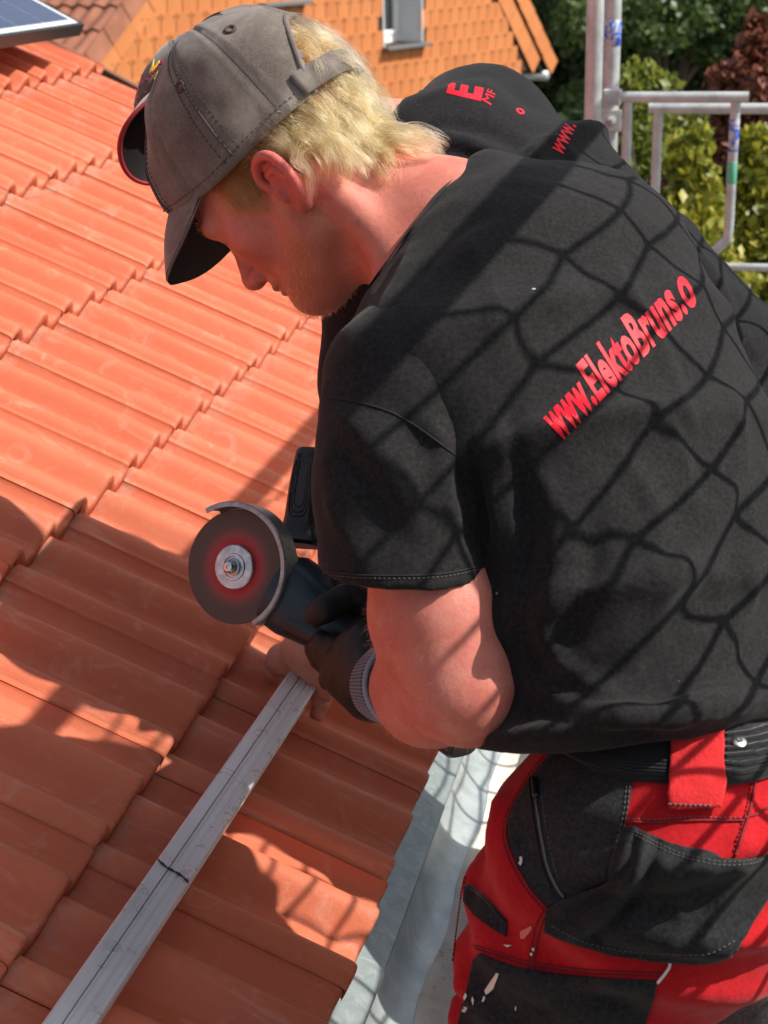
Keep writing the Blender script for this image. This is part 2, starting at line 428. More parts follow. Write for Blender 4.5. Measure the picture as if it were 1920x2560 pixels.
edge = ramp(M_TILE, noise(M_TILE, v, 260, 2), [(0.72, BW(0)), (0.80, BW(0.4))])
c1 = mix(M_TILE, edge, c1, (0.72, 0.50, 0.40))
base(M_TILE, c1)
bump(M_TILE, noise(M_TILE, v, 420, 3), 0.5, 0.0008, bump(M_TILE, noise(M_TILE, v, 60, 4), 0.32, 0.0016))

M_DARK = mat('dark_void', (0.015, 0.012, 0.010), 0.9)
M_ZINC = mat('weathered_zinc', (0.46, 0.50, 0.50), 0.42, 0.55)
v = geo_pos(M_ZINC, 1)
z = ramp(M_ZINC, noise(M_ZINC, v, 14, 6, 0.65, 1.0), [(0.3, (0.36, 0.41, 0.42)), (0.55, (0.50, 0.55, 0.55)), (0.75, (0.66, 0.69, 0.67))])
base(M_ZINC, mix(M_ZINC, ramp(M_ZINC, noise(M_ZINC, v, 130, 3), [(0.66, BW(0)), (0.74, BW(0.35))]), z, (0.75, 0.76, 0.73)))
M_FLASH = mat('grey_flashing_zinc', (0.27, 0.31, 0.31), 0.45, 0.5)
v = geo_pos(M_FLASH, 1)
z = ramp(M_FLASH, noise(M_FLASH, v, 30, 6, 0.7, 1.5), [(0.3, (0.20, 0.24, 0.24)), (0.6, (0.30, 0.34, 0.34)), (0.8, (0.44, 0.47, 0.46))])
base(M_FLASH, mix(M_FLASH, ramp(M_FLASH, noise(M_FLASH, v, 180, 3), [(0.66, BW(0)), (0.72, BW(0.6))]), z, (0.62, 0.63, 0.60)))
M_SILT = mat('gutter_silt', (0.62, 0.58, 0.50), 0.9)
v = geo_pos(M_SILT, 1)
base(M_SILT, mix(M_SILT, ramp(M_SILT, noise(M_SILT, v, 90, 4), [(0.62, BW(0)), (0.72, BW(0.8))]),
     ramp(M_SILT, noise(M_SILT, v, 22, 5), [(0.3, (0.52, 0.50, 0.44)), (0.7, (0.70, 0.67, 0.60))]), (0.20, 0.17, 0.12)))
M_ALU = mat('mill_aluminium', (0.62, 0.63, 0.65), 0.30, 1.0)
def brushed(m, ax, lo, hi, r0, r1, seed=0):
    tc = N(m, 'ShaderNodeTexCoord'); mp = N(m, 'ShaderNodeMapping'); mp.inputs['Scale'].default_value = ax; lk(m, tc.outputs['Object'], mp.inputs['Vector'])
    f = noise(m, mp.outputs['Vector'], 1.0, 5, 0.7)
    base(m, ramp(m, f, [(0.3, lo), (0.7, hi)]))
    f2 = noise(m, tc.outputs['Object'], 26, 4, 0.6, 0.5)
    r = N(m, 'ShaderNodeMapRange'); lk(m, f2, r.inputs[0]); r.inputs[1].default_value = 0.35; r.inputs[2].default_value = 0.65
    r.inputs[3].default_value = r0; r.inputs[4].default_value = r1; lk(m, r.outputs[0], bsdf(m).inputs['Roughness']); return f
M_GALV = mat('galvanised_steel', (0.5, 0.52, 0.53), 0.50, 0.40)
v = geo_pos(M_GALV, 1)
base(M_GALV, mix(M_GALV, ramp(M_GALV, noise(M_GALV, v, 120, 4, 0.7), [(0.60, BW(0)), (0.75, BW(0.6))]),
     ramp(M_GALV, noise(M_GALV, v, 18, 5, 0.65), [(0.3, (0.36, 0.38, 0.39)), (0.7, (0.60, 0.62, 0.62))]), (0.72, 0.70, 0.66)))
bump(M_GALV, noise(M_GALV, v, 90, 4), 0.25, 0.001)
M_BLUE = mat('blue_spray_paint', (0.03, 0.12, 0.62), 0.5)
M_GREEN = mat('green_spray_paint', (0.12, 0.42, 0.28), 0.5)
M_ROPE = mat('net_cord', (0.02, 0.02, 0.022), 0.8)
M_BLACKPL = mat('black_plastic', (0.012, 0.012, 0.013), 0.38)

# ================================================================== our roof
TR = np.array([-0.08181235, 2.57222607, -0.97750958]) + CAM
EV = np.array([0.23742518, 0.97140583, 0.0]); UV = np.array([-0.86374248, 0.21111076, 0.45758187]); NV = np.array([0.4444977, -0.10864146, 0.88916749])
NH = np.array([0.97140583, -0.23742518, 0.0])       # level, outwards from the eave
PT = 0.1075
def R3(x, y, h): return TR + EV * x + UV * y + NV * h
YS = [-0.325, 0.0, 0.330, 0.662, 1.009, 1.353, 1.695, 2.035, 2.37]

house = empty('house', R3(0.5, -0.3, -0.3), 'house with an orange clay tiled roof that the two men work on', 'house')
def tile_mesh(name, w=2 * PT, L=0.335, T=0.030, back=0.085, amp=0.034, holed=True):
    xs = np.concatenate([np.linspace(-0.22, 1.78, 41)]) * PT
    def prof(x):
        s = x / PT; s = np.abs(s - np.round(s)); u = np.minimum(s / 0.365, 1); return -amp * (0.60 * (1 - np.cos(u * math.pi / 2)) + 0.40 * u * u * (3 - 2 * u))
    vv = np.array([0.0, 0.0, 0.0012, 0.004, 0.009, 0.018, 0.05, 0.12, 0.20, 0.28, L, L + back])
    dr = np.array([0.0, 0.0080, 0.0038, 0.0016, 0.0004, 0, 0, 0, 0, 0, 0, 0])     # rounding of the nose
    V = []; nx = len(xs); p = prof(xs)
    face = np.where(xs < -0.03 * PT, 0.010, T * 0.98 + 0.002) if holed else np.full(nx, T)
    for r, (y, d) in enumerate(zip(vv, dr)):
        h = T * (1 - y / L) + p - d
        if r == 0: h = T + p - face
        V += [(x, y, hh) for x, hh in zip(xs, h)]
    n = len(vv)
    und = [(x, 0.014, T + pp - ff) for x, pp, ff in zip(xs, p, np.maximum(face, 0.013))]; V += und       # underside lip
    F = []
    for r in range(n - 1):
        for i in range(nx - 1): F.append((r * nx + i, r * nx + i + 1, (r + 1) * nx + i + 1, (r + 1) * nx + i))
    for i in range(nx - 1): F.append((n * nx + i, n * nx + i + 1, i + 1, i))
    for i in (0, nx - 1):                                                                # side edges
        for r in range(1, n - 1):
            k = len(V); a = V[r * nx + i]; b = V[(r + 1) * nx + i]; V += [(a[0], a[1], a[2] - 0.012), (b[0], b[1], b[2] - 0.012)]
            F.append((r * nx + i, (r + 1) * nx + i, k + 1, k) if i else (k, k + 1, (r + 1) * nx + i, r * nx + i))
    me = mesh(name, V, F); return me
tile_me = tile_mesh('roof_tile')
tile_me.materials.append(M_TILE)
tile_mat = Matrix(((EV[0], UV[0], NV[0]), (EV[1], UV[1], NV[1]), (EV[2], UV[2], NV[2])))
trand = random.Random(3)
HL = np.array(house.location)
for j, y in enumerate(YS):
    for i in range(-18, 18, 2):
        o = link('roof_tile', tile_me, None, house, R3(i * PT + trand.uniform(-.0010, .0010), y + trand.uniform(-.003, .003), trand.uniform(-.0012, .0012)) - HL)
        o.rotation_euler = (tile_mat @ Matrix.Rotation(trand.uniform(-.004, .004), 3, 'Z') @ Matrix.Rotation(trand.uniform(-.003, .003), 3, 'Y')).to_euler()
# deck under the tiles, fascia, wall, gable edge
b = MB(); b.box(R3(-0.02, 1.05, -0.085), (EV, UV, NV), (1.98, 1.40, 0.012)); b.obj('roof_deck', M_DARK, house)
M_WALLW = mat('pale_render', (0.62, 0.58, 0.52), 0.9)
v = geo_pos(M_WALLW, 1); bump(M_WALLW, noise(M_WALLW, v, 150, 4), 0.4, 0.002)
e0 = R3(0, -0.30, -0.12)
b = MB(); b.box(e0 - NH * 1.30 + np.array([0, 0, -(e0[2]) / 2 - 0.06]), (EV, NH, (0, 0, 1)), (1.93, 1.10, e0[2] / 2 - 0.06)); b.obj('wall', M_WALLW, house)
b = MB(); b.bbox(R3(17.62 * PT + 0.075, 1.03, -0.06), (EV, UV, NV), (0.012, 1.36, 0.05), 0.004); b.obj('verge_board', mat('brown_board', (0.16, 0.07, 0.04), 0.7), house)
# eaves flashing: a folded zinc strip from under the tiles down into the gutter
def strip(profile, x0, x1, n, name, material, parent, wob=0.0, smooth=False):
    X = np.linspace(x0, x1, n); V = []; k = len(profile)
    for x in X:
        for y, h in profile: V.append(R3(x, y + wob * math.sin(x * 9), h + wob * math.sin(x * 13 + 1)))
    F = []
    for a in range(n - 1):
        for c in range(k - 1): F.append((a * k + c, a * k + c + 1, (a + 1) * k + c + 1, (a + 1) * k + c))
    return obj(name, V, F, material, parent, smooth)
strip([(-0.10, -0.045), (-0.300, -0.048), (-0.3685, -0.056), (-0.3715, -0.059), (-0.355, -0.085)], -1.95, 1.95, 40, 'eaves_flashing', M_FLASH, house, 0.0008)
# half round gutter
edge0 = R3(0, -0.3705, -0.060)
gut = empty('gutter', np.zeros(3), None, None); gut.parent = house; gut.location = Vector(edge0 - HL)
gc = edge0 + NH * 0.060 + np.array([0, 0, -0.010]); rg = 0.068
def trough(r0, r1, a0, a1, n, name, material, wave=0.0, dx=0.0, lip=False):
    A = np.linspace(a0, a1, n); X = np.linspace(-1.97, 1.97, 60); V = []
    for x in X:
        for q, a in enumerate(A):
            rr = r0 + (wave * (math.sin(x * 31) + 0.6 * math.sin(x * 73 + 2)) if q in (0, n - 1) else 0)
            V.append(gc + EV * x + NH * (-math.cos(a) * r0) + np.array([0, 0, -math.sin(a) * r0]) if not wave else
                     gc + EV * x + NH * (-math.cos(a + 18 * wave * math.sin(x * 23 + q) * (q in (0, n - 1))) * r0) + np.array([0, 0, -math.sin(a + 18 * wave * math.sin(x * 23 + q) * (q in (0, n - 1))) * r0]))
        if lip:
            for t in np.linspace(0, 1.75 * math.pi, 9)[1:]:
                V.append(gc + EV * x + NH * (r0 + 0.009 - 0.009 * math.cos(t)) + np.array([0, 0, 0.009 * math.sin(t)]))
    k = n + (8 if lip else 0); F = []
    for a in range(len(X) - 1):
        for c in range(k - 1): F.append((a * k + c, a * k + c + 1, (a + 1) * k + c + 1, (a + 1) * k + c))
    return obj(name, V, F, material, gut, True)
trough(rg, rg, -0.15, math.pi, 24, 'gutter_trough', M_ZINC, lip=True)
trough(rg - 0.0015, rg, 1.22, 2.2, 12, 'gutter_silt', M_SILT, wave=0.004)

# ================================================================== solar panel on the roof, top left
M_CELL = mat('solar_cell', (0.012, 0.022, 0.065), 0.12, spec=0.6, coat=0.6)
v = geo_pos(M_CELL, 1)
base(M_CELL, ramp(M_CELL, noise(M_CELL, v, 5, 4, 0.6), [(0.3, (0.010, 0.024, 0.075)), (0.7, (0.030, 0.050, 0.115))]))
M_PFRAME = mat('anodised_frame', (0.05, 0.052, 0.055), 0.4, 0.6)
M_PLINE = mat('cell_gap_white', (0.62, 0.65, 0.68), 0.35)
XP1, YP0 = 15.66 * PT, 1.369
panel = empty('solar_panel', R3(XP1 - 0.9, YP0 + 0.5, 0.08), 'blue solar panel with a dark frame mounted above the tiles', 'solar panel')
hp = 0.114
b = MB(); b.box(R3(XP1 - 0.86, YP0 + 0.55, hp + 0.030), (EV, UV, NV), (0.85, 0.54, 0.003)); b.obj('backing', M_PLINE, panel)
b = MB()
for c, hf in (((XP1 - 0.86, YP0 + 0.006), (0.86, 0.006)), ((XP1 - 0.86, YP0 + 1.094), (0.86, 0.006))):
    b.bbox(R3(*c, hp + 0.0175), (EV, UV, NV), (hf[0], hf[1], 0.0175), 0.0012)
for x in (XP1 - 0.006, XP1 - 1.714): b.bbox(R3(x, YP0 + 0.55, hp + 0.0175), (EV, UV, NV), (0.006, 0.538, 0.0176), 0.0012)
b.obj('frame', M_PFRAME, panel)
cw = 0.157
for a in range(8):
    for c in range(6):
        cm = MB(); cm.box(R3(XP1 - 0.032 - cw * (a + 0.5), YP0 + 0.030 + cw * (c + 0.5), hp + 0.0338), (EV, UV, NV), (cw / 2 - 0.0034, cw / 2 - 0.0034, 0.0006)); cm.obj('solar_cell', M_CELL, panel)
b = MB()
for y in (0.28, 0.82): b.box(R3(XP1 - 0.86, YP0 + y, 0.055), (EV, UV, NV), (0.88, 0.02, 0.045))
b.obj('mounting_rail', M_PFRAME, panel)

# ================================================================== aluminium rail being cut
M_RAIL = mat('rail_aluminium', (0.6, 0.6, 0.62), 0.3, 0.45); brushed(M_RAIL, (1.2, 170, 170), (0.60, 0.61, 0.625), (0.80, 0.81, 0.82), 0.24, 0.42)
ra = R3(-0.598, -0.102, 0.0); rb = R3(-1.75, -0.078, 0.0)
rail = empty('mounting_rail', (ra + rb) / 2 + NV * 0.012, 'silver aluminium mounting rail with a black cut mark lying on the tiles', 'rail')
rx = unit(rb - ra); ry = unit(np.cross(NV, rx)); ry = ry if ry @ UV > 0 else -ry
hw, h0, h1 = 0.0222, 0.014, 0.050
# profile (across, height): closed section with grooves in top and side
pf = [(-hw, h0), (-hw, h0 + 0.010), (-hw + 0.0035, h0 + 0.0115), (-hw + 0.0035, h0 + 0.016), (-hw, h0 + 0.0175), (-hw, h0 + 0.022), (-hw + .0012, h0 + .0228), (-hw, h0 + .0236), (-hw, h1 - 0.0025), (-hw + 0.0022, h1),
      (-0.0088, h1), (-0.0083, h1 - .0012), (-0.0062, h1 - .0012), (-0.0057, h1), (0.0012, h1), (0.0016, h1 - 0.0007), (0.0020, h1), (0.0048, h1), (0.0052, h1 - 0.0040), (0.0061, h1 - 0.0040), (0.0065, h1), (hw - 0.0022, h1), (hw, h1 - 0.0025), (hw, h0 + 0.022), (hw, h0)]
Lr = np.linalg.norm(rb - ra); V = []; F = []; k = len(pf)
for x in np.linspace(0, Lr, 14): V += [ra + rx * x + ry * y + NV * (h + 0.0035 * math.sin(x * 2.2)) for y, h in pf]
for a in range(13):
    for c in range(k): F.append((a * k + c, a * k + (c + 1) % k, (a + 1) * k + (c + 1) % k, (a + 1) * k + c))
F.append(tuple(range(k - 1, -1, -1))); F.append(tuple(13 * k + c for c in range(k)))
def local_obj(name, V, F, ax, mat_, parent, smooth=False):
    """object whose own axes follow ax (for grain along its length)"""
    A = np.array(ax); c = np.asarray(V).mean(0); L = (np.asarray(V) - c) @ A.T
    o = link(name, mesh(name, L, F, smooth), mat_, parent, c - (world_loc(parent) if parent is not None else 0))
    o.rotation_euler = Matrix(A.T.tolist()).to_euler(); return o
local_obj('rail_profile', V, F, (rx, ry, np.cross(rx, ry)), M_RAIL, rail)
mk = np.linspace(-hw + 0.001, hw - 0.001, 14); x0 = -rx @ (ra - at(407, 2170, 1.66)); x0 = float((plane_hit(407, 2170, ra + NV * h1, NV) - ra) @ rx)
mp_ = [ra + rx * (x0 + 0.0016 * math.sin(a * 160) - a * 0.16) + ry * a + NV * (h1 + 0.0035 * math.sin(x0 * 2.2) + 0.0009) for a in mk]
b = MB(); b.tube(mp_, 0.0013 + 0.0006 * np.sin(np.arange(14) * 1.9), 6); b.obj('cut_mark', M_BLACKPL, rail, True)

# ================================================================== neighbouring house behind
M_SLATE = mat('orange_slate', (0.62, 0.22, 0.06), 0.75)
v = geo_pos(M_SLATE, 1)
sl = ramp(M_SLATE, noise(M_SLATE, coords(M_SLATE, (14, 14, 1.2), 'Object'), 2.0, 5, 0.7), [(0.3, (0.46, 0.150, 0.042)), (0.7, (0.57, 0.205, 0.066))])
base(M_SLATE, mix(M_SLATE, 0.4, sl, ramp(M_SLATE, obj_random(M_SLATE), [(0, (0.44, 0.140, 0.040)), (1, (0.60, 0.225, 0.074))])))
M_BROWN = mat('old_brown_tile', (0.28, 0.11, 0.06), 0.7)
v = geo_pos(M_BROWN, 1)
base(M_BROWN, mix(M_BROWN, ramp(M_BROWN, noise(M_BROWN, v, 22, 5, 0.7), [(0.66, BW(0)), (0.72, BW(0.5))]),
     ramp(M_BROWN, noise(M_BROWN, v, 4, 5, 0.6), [(0.3, (0.26, 0.095, 0.055)), (0.7, (0.40, 0.16, 0.09))]), (0.45, 0.36, 0.28)))
M_WHITE = mat('white_window_paint', (0.82, 0.82, 0.80), 0.45)
M_REVEAL = mat('grey_reveal', (0.66, 0.68, 0.70), 0.7)
M_SILL = mat('dark_sill', (0.16, 0.17, 0.18), 0.5, 0.3)
M_GLASS = mat('window_glass', (0.05, 0.06, 0.06), 0.05, spec=0.6)
M_CURT = mat('net_curtain', (0.55, 0.58, 0.57), 0.8)
az = math.radians(34.6); WD = np.array([math.sin(az), math.cos(az), 0]); WN = np.array([math.cos(az), -math.sin(az), 0]); ZU = np.array([0, 0, 1.0])
W0 = at(330, 50, 15.0)
def wall_sz(px, py):
    p = plane_hit(px, py, W0, WN) - W0; return p @ WD, p[2]
def WP(s, z, o=0.0): return W0 + WD * s + ZU * z + WN * o
s_c, z_e = wall_sz(1302, 176)                     # right corner, where the rake ends
ra1 = wall_sz(1246, 0)                            # up the right rake (inner edge)
slope = (ra1[1] - z_e) / (ra1[0] - (wall_sz(1327, 172)[0]))
nb = empty('neighbour_house', WP(s_c / 2, -W0[2]), 'neighbouring house with a gable hung with orange slates and one white window', 'house')
s_r = wall_sz(1327, 172)[0]; z_r = wall_sz(1327, 172)[1]
lr0 = wall_sz(232, 146); lr1 = wall_sz(340, 0); sl_l = (lr1[1] - lr0[1]) / (lr1[0] - lr0[0])       # left rake, its inner edge
apex_s = ((z_r - slope * s_r) - (lr0[1] - sl_l * lr0[0])) / (sl_l - slope); apex_z = z_r + slope * (apex_s - s_r)
GAB = np.array([(lr0[0] - 2.2 / sl_l, lr0[1] - 2.2), (apex_s, apex_z), (s_r, z_r), (s_c, z_r - 0.02), (s_c, -7.0), (lr0[0] - 2.2 / sl_l, -7.0)])
# window opening
wl0, wl1 = wall_sz(953, 60)[0], wall_sz(1052, 60)[0]; wz0 = wall_sz(1000, 112)[1]; wz1 = wz0 + 1.25
# wall behind the slates: pieces round the opening
b = MB()
def wall_poly(poly, o=0.0, th=0.25):
    n = len(poly); V = [WP(s, z, o) for s, z in poly] + [WP(s, z, o - th) for s, z in poly]
    b.add(V, [tuple(range(n)), tuple(range(2 * n - 1, n - 1, -1))] + [(i, i + n, (i + 1) % n + n, (i + 1) % n) for i in range(n)])
L0, L1 = GAB[0][0], s_c
wall_poly([(L0, -7), (wl0, -7), (wl0, apex_z + slope * (0)), (apex_s if apex_s < wl0 else wl0, apex_z), (L0, GAB[0][1])] if apex_s < wl0 else [(L0, -7), (wl0, -7), (wl0, GAB[0][1] + sl_l * (wl0 - L0)), (L0, GAB[0][1])])
wall_poly([(wl0, -7), (wl1, -7), (wl1, wz0), (wl0, wz0)])
def top_at(s): return min(GAB[0][1] + sl_l * (s - L0), z_r + slope * (s - s_r))
wall_poly([(wl0, wz1), (wl1, wz1), (wl1, top_at(wl1)), (wl0, top_at(wl0))])
wall_poly([(wl1, -7), (s_c, -7), (s_c, z_r - 0.02), (s_r - 0.05, z_r), (wl1, top_at(wl1))])
b.obj('wall', mat('dark_batten_wall', (0.055, 0.022, 0.010), 0.9), nb)
# slates
SW, SH = 0.232, 0.197
sl_me = MB().box((0, 0, 0), ((1, 0, 0), (0, 1, 0), (0, 0, 1)), (SW / 2 - 0.0060, 0.005, 0.122))
sme = mesh('slate', np.concatenate(sl_me.V), sl_me.F, False); sme.materials.append(M_SLATE)
NL = np.array(nb.location); hooks = MB(); cand = []
sr0, zs = wall_sz(1180, 55)
for row in range(-8, 14):
    z = zs + row * SH; off = 0.5 * (row % 2)
    for cidx in range(-60, 40):
        s = sr0 + (cidx + off) * SW
        if s - SW / 2 < L0 or s + SW / 2 > s_c + 0.01: continue
        if z - 0.02 > top_at(s + SW / 2) - 0.12 or z - 0.02 > top_at(s - SW / 2) - 0.12 or z > top_at(s) - 0.10: continue
        if wl0 - 0.06 < s < wl1 + 0.06 and wz0 - 0.14 < z < wz1 + .1: continue
        pc = topx(WP(s, z))
        if -40 < pc[0] < 1340 and -50 < pc[1] < 360 and not (pc[0] < 260 and pc[1] > 200): cand.append((pc[1] + 0.03 * pc[0], s, z))
cand.sort()
for _, s, z in cand[:298]:
    o = link('slate', sme, None, nb, WP(s, z + 0.095, 0.020) - NL); o.rotation_euler = (math.radians(4.2 + trand.uniform(-.5, .5)), trand.uniform(-.006, .006), math.pi / 2 - az)
    for d in (-0.045, 0.03): hooks.box(WP(s + d, z - 0.020, 0.037), (WD, WN, ZU), (0.0028, 0.003, 0.012))
tag(hooks.obj('slate_hook', M_DARK, nb), kind='stuff')
# window
wcol = empty('window', (0, 0, 0)); wcol.parent = nb; wcol.location = Vector(WP((wl0 + wl1) / 2, wz0) - NL)
mid = (wl0 + wl1) / 2; dep = 0.34
b = MB(); b.box(WP(wl1 - 0.008, (wz0 + wz1) / 2, -dep / 2 + 0.03), (WD, WN, ZU), (0.010, dep / 2 + 0.004, 0.62)); b.box(WP(wl0 + 0.008, (wz0 + wz1) / 2, -dep / 2 + 0.03), (WD, WN, ZU), (0.010, dep / 2 + 0.004, 0.62)); b.obj('reveal', M_REVEAL, wcol)
b = MB()
for s in (wl0 + 0.03, wl1 - 0.03): b.bbox(WP(s, (wz0 + wz1) / 2, -dep), (WD, WN, ZU), (0.03, 0.03, 0.62), 0.006)
for z in (wz0 + 0.05, wz1 - 0.03): b.bbox(WP(mid, z, -dep + 0.001), (WD, WN, ZU), ((wl1 - wl0) / 2 - 0.061, 0.03, 0.05), 0.006)
for s in (wl0 + 0.085, wl1 - 0.085): b.bbox(WP(s, (wz0 + wz1) / 2 + 0.02, -dep + 0.012), (WD, WN, ZU), (0.024, 0.03, 0.53), 0.006)
b.bbox(WP(mid, wz0 + 0.128, -dep + 0.013), (WD, WN, ZU), ((wl1 - wl0) / 2 - 0.062, 0.03, 0.027), 0.006)
b.obj('frame', M_WHITE, wcol)
b = MB(); b.box(WP(mid, (wz0 + wz1) / 2, -dep - 0.012), (WD, WN, ZU), ((wl1 - wl0) / 2 - 0.05, 0.003, 0.60)); b.obj('pane', M_GLASS, wcol)
b = MB(); b.bbox(WP(mid, wz0 - 0.02, 0.02), (WD, WN, ZU), ((wl1 - wl0) / 2 + 0.045, 0.12, 0.018), 0.006); b.obj('sill', M_SILL, wcol)
# second window whose sill shows above the cap
s2, z2 = wall_sz(700, 14)
b = MB(); b.bbox(WP(s2, z2 + 0.02, 0.02), (WD, WN, ZU), (0.42, 0.12, 0.022), 0.006); b.obj('sill', M_SILL, nb)
# right verge: a band of orange verge slates, dark gap, row of roof tiles
rd = unit(WD * 1 + ZU * slope); rp = unit(np.cross(WN, rd)); rp = rp if rp[2] > 0 else -rp
for k in range(14):
    c = WP(s_r, z_r, 0.035) - rd * (0.33 * k + 0.13) + rp * 0.09
    b = MB(); b.bbox(c, (rd, rp, WN), (0.175, 0.135, 0.006), 0.003)
    o = b.obj('verge_slate', M_SLATE, nb); o.rotation_euler = (0, 0, 0)
    c = WP(s_r, z_r, 0.05) - rd * (0.33 * k - 0.25) + rp * 0.40
    b = MB(); b.bbox(c, (unit(rd + rp * 0.05), rp, WN), (0.175, 0.125, 0.014), 0.006); b.obj('verge_tile', M_SLATE, nb)
b = MB(); b.box(WP(s_r, z_r, -1.5) - rd * 2.2 + rp * 0.20, (rd, rp, WN), (2.55, 0.03, 1.50)); b.obj('roof', M_DARK, nb)
b = MB(); b.box(WP(s_r, z_r, -1.55) - rd * 2.2 + rp * 0.49, (rd, rp, WN), (2.50, 0.02, 1.50)); b.obj('roof', M_BROWN, nb)
g = WP(s_r, z_r, 0) + rd * 0.36 + rp * 0.20
b = MB(); b.tube([g - WN * 3.0, g + WN * 0.05], 0.07, 16); b.obj('gutter', M_GALV, nb, True)
b = MB(); b.box(WP(s_c + 0.02, z_r - 3.62, -1.5), (WD, WN, ZU), (0.025, 1.55, 3.5)); b.obj('corner_board', M_WHITE, nb)
# left roof slope with brown tiles in rows
ld = unit(WD + ZU * sl_l); lp = unit(np.cross(ld, WN)); lp = lp if lp[2] > 0 else -lp
base_pt = WP(lr0[0], lr0[1], 0)
for k in range(-2, 12):
    c = base_pt + ld * (0.33 * k + 0.1) - lp * 0.11
    b = MB(); b.bbox(c + WN * 0.03, (ld, lp, WN), (0.178, 0.125, 0.006), 0.003); b.obj('verge_slate', M_SLATE, nb)
for k in range(-3, 9):
    for r in range(9):
        c = base_pt + ld * (0.34 * k) + lp * (0.16 + 0.02) - WN * (0.21 * r - 0.05)
        b = MB(); xs = np.linspace(-0.105, 0.105, 9)
        A = [c + WN * x + lp * (0.035 * (math.cos(x / 0.105 * math.pi) * 0.5 + 0.5) + 0.022) - ld * 0.19 for x in xs]; B = [c + WN * x + lp * (0.035 * (math.cos(x / 0.105 * math.pi) * 0.5 + 0.5)) + ld * 0.19 for x in xs]
        C_ = [p - lp * 0.05 for p in A]
        q = len(xs); b.add(A + B + C_, [(i, i + 1, q + i + 1, q + i) for i in range(q - 1)] + [(2 * q + i, 2 * q + i + 1, i + 1, i) for i in range(q - 1)])
        if r == 0:
            b.box(c + WN * 0.10 - lp * 0.07, (ld, lp, WN), (0.185, 0.10, 0.012))
        o = b.obj('brown_tile', M_BROWN, nb, True, angle=40)
b = MB(); b.box(base_pt + ld * 1.4 - WN * 1.2 + lp * 0.10, (ld, lp, WN), (2.6, 0.03, 1.2)); b.obj('roof', M_DARK, nb)
# ================================================================== ground, trees, far wall
M_GROUND = mat('garden_ground', (0.05, 0.06, 0.03), 0.95)
v = geo_pos(M_GROUND, 1); base(M_GROUND, ramp(M_GROUND, noise(M_GROUND, v, 1.2, 6, 0.7), [(0.3, (0.03, 0.04, 0.018)), (0.7, (0.085, 0.080, 0.045))]))
gv = [(x, y, 0) for y in (-60, 0, 40, 260) for x in (-180, -20, 20, 180)]
gr = link('ground', mesh('ground', gv, [(r * 4 + c, r * 4 + c + 1, r * 4 + c + 5, r * 4 + c + 4) for r in range(3) for c in range(3)], False), M_GROUND); tag(gr, kind='structure')

def leaf_mat(name, lo, hi, rough=0.45):
    m = mat(name, lo, rough, spec=0.45); g = geo_pos(m, 1)
    f = N(m, 'ShaderNodeTexWhiteNoise'); at_ = N(m, 'ShaderNodeAttribute'); at_.attribute_name = 'leaf'; f.noise_dimensions = '1D'; lk(m, at_.outputs['Fac'], f.inputs['W'])
    base(m, mix(m, f.outputs['Value'], lo, hi))
    b = bsdf(m); b.inputs['Transmission Weight'].default_value = 0.0
    tr = N(m, 'ShaderNodeBsdfTranslucent'); ms = N(m, 'ShaderNodeMixShader'); ms.inputs[0].default_value = 0.32
    lk(m, mix(m, f.outputs['Value'], lo, hi), tr.inputs['Color'])
    out = [n for n in m.node_tree.nodes if n.type == 'OUTPUT_MATERIAL'][0]
    lk(m, b.outputs[0], ms.inputs[1]); lk(m, tr.outputs[0], ms.inputs[2]); lk(m, ms.outputs[0], out.inputs['Surface']); return m
M_BARK = mat('bark', (0.09, 0.065, 0.045), 0.9)
def leaves(name, pts, size, material, parent, droop=0.5, jit=0.35, up=0.4):
    """one small folded blade per point"""
    n = len(pts); d = rng.normal(size=(n, 3)); d[:, 2] -= droop; d /= np.linalg.norm(d, axis=1)[:, None]
    nn = rng.normal(size=(n, 3)); nn[:, 2] += up; nn -= d * (nn * d).sum(1)[:, None]; nn /= np.linalg.norm(nn, axis=1)[:, None]; w = np.cross(d, nn)
    L = size * (1 + jit * rng.normal(size=n)).clip(0.4, 1.8); L = L[:, None]
    p0 = pts - d * L * 0.5; p3 = pts + d * L * 0.5; mid = pts - d * L * 0.05 - nn * L * 0.10
    p1 = mid + w * L * 0.33 + nn * L * 0.16; p2 = mid - w * L * 0.33 + nn * L * 0.16
    V = np.stack([p0, p1, p3, p2], 1).reshape(-1, 3); i = np.arange(n)[:, None] * 4
    F = np.concatenate([i + np.array([[0, 1, 2]]), i + np.array([[0, 2, 3]])], 0)
    o = obj(name, V, F, material, parent, False)
    a = o.data.attributes.new('leaf', 'FLOAT', 'POINT'); a.data.foreach_set('value', np.repeat(rng.random(n), 4).astype(np.float32)); return o
